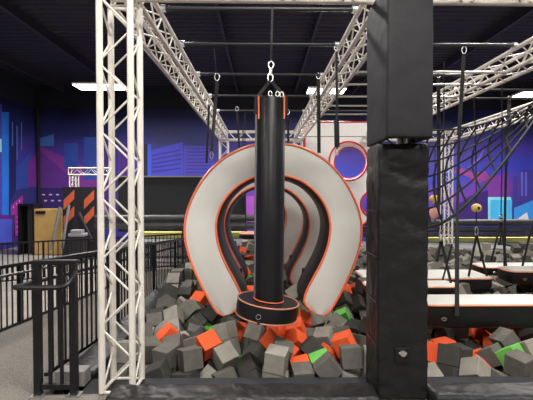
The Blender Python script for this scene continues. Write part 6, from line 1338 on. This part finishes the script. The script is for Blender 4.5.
350,11472,-319,17,39,-64,64,2,5010,11472,-96,47,-81,18,30,3,3139,11473,-156,30,71,64,-3,2,-933,11476,-145,18,70,68,-10,0,
4075,11477,-309,98,8,16,-5,1,2129,11478,-134,62,3,-78,10,1,-185,11478,-301,8,98,-3,17,2,3871,11485,-272,70,13,25,66,0,
21,11492,-316,15,71,68,5,0,1442,11496,-187,15,-70,67,-19,2,
]
NIND = 300
def cube_mesh(name, m):
    bm = nb(); box(bm, (-.0925, -.0925, -.0925), (.0925, .0925, .0925), .007)
    me = bpy.data.meshes.new(name); bmesh.ops.recalc_face_normals(bm, faces=bm.faces); bm.to_mesh(me); bm.free(); me.materials.append(m); return me
cm = {'g': cube_mesh('foam_grey', M_fgrey), 'l': cube_mesh('foam_lit', M_flit), 'd': cube_mesh('foam_shaded', M_fshaded), 'o': cube_mesh('foam_orange', M_forange), 'v': cube_mesh('foam_green', M_fgreen)}
cn = {'g': 'grey', 'l': 'lit-tone grey', 'd': 'shade-tone grey', 'o': 'orange', 'v': 'green'}
def zone(x, y):
    if x > 1.3:
        if y < 4.2: return 'in the front row right of the padded post'
        if y < 6.0: return 'under the hanging beams right of the post'
        return 'far behind the hanging beams at right'
    r = 'in the front row' if y < 4.0 else 'in the second row' if y < 4.7 else 'in the third row' if y < 5.6 else 'in the middle rows' if y < 7.5 else 'in the far rows'
    s = 'by the left curb' if x < -.85 else 'left of the bag' if x < -.25 else 'below the bag' if x < .3 else 'between bag and post'
    return r + ' ' + s
rest = []; n = len(CUBES) // 8
cnt = {}
recs = []
for i in range(n):
    x, y, z, qw, qx, qy, qz, ck = CUBES[i * 8:i * 8 + 8]
    recs.append((Vector((x, y, z)) / 1000, Quaternion((qw, qx, qy, qz)).normalized(), 'gldov'[ck]))
for i, (p, q, c) in enumerate(recs):
    if i < NIND:
        o = bpy.data.objects.new('foam_cube', cm[c]); COL.objects.link(o); o.location = p; o.rotation_mode = 'QUATERNION'; o.rotation_quaternion = q
        zz = zone(p.x, p.y); tag(o, '%s foam cube %s' % (cn[c], zz), 'foam cube', '%s foam cubes, %s' % (cn[c], zz))
    else: rest.append((p, q, c))
bm = nb(); order = 'gldov'
for p, q, c in rest:
    Mx = Matrix.Translation(p) @ q.to_matrix().to_4x4(); r = bmesh.ops.create_cube(bm, size=.185, matrix=Mx)
    for f in set(f for v in r['verts'] for f in v.link_faces): f.material_index = order.index(c)
o = obj('foam_cube_fill', bm, [M_fgrey, M_flit, M_fshaded, M_forange, M_fgreen]); o['kind'] = 'stuff'; tag(o, 'the many farther and deeper foam cubes filling the rest of the pit', 'foam cubes')
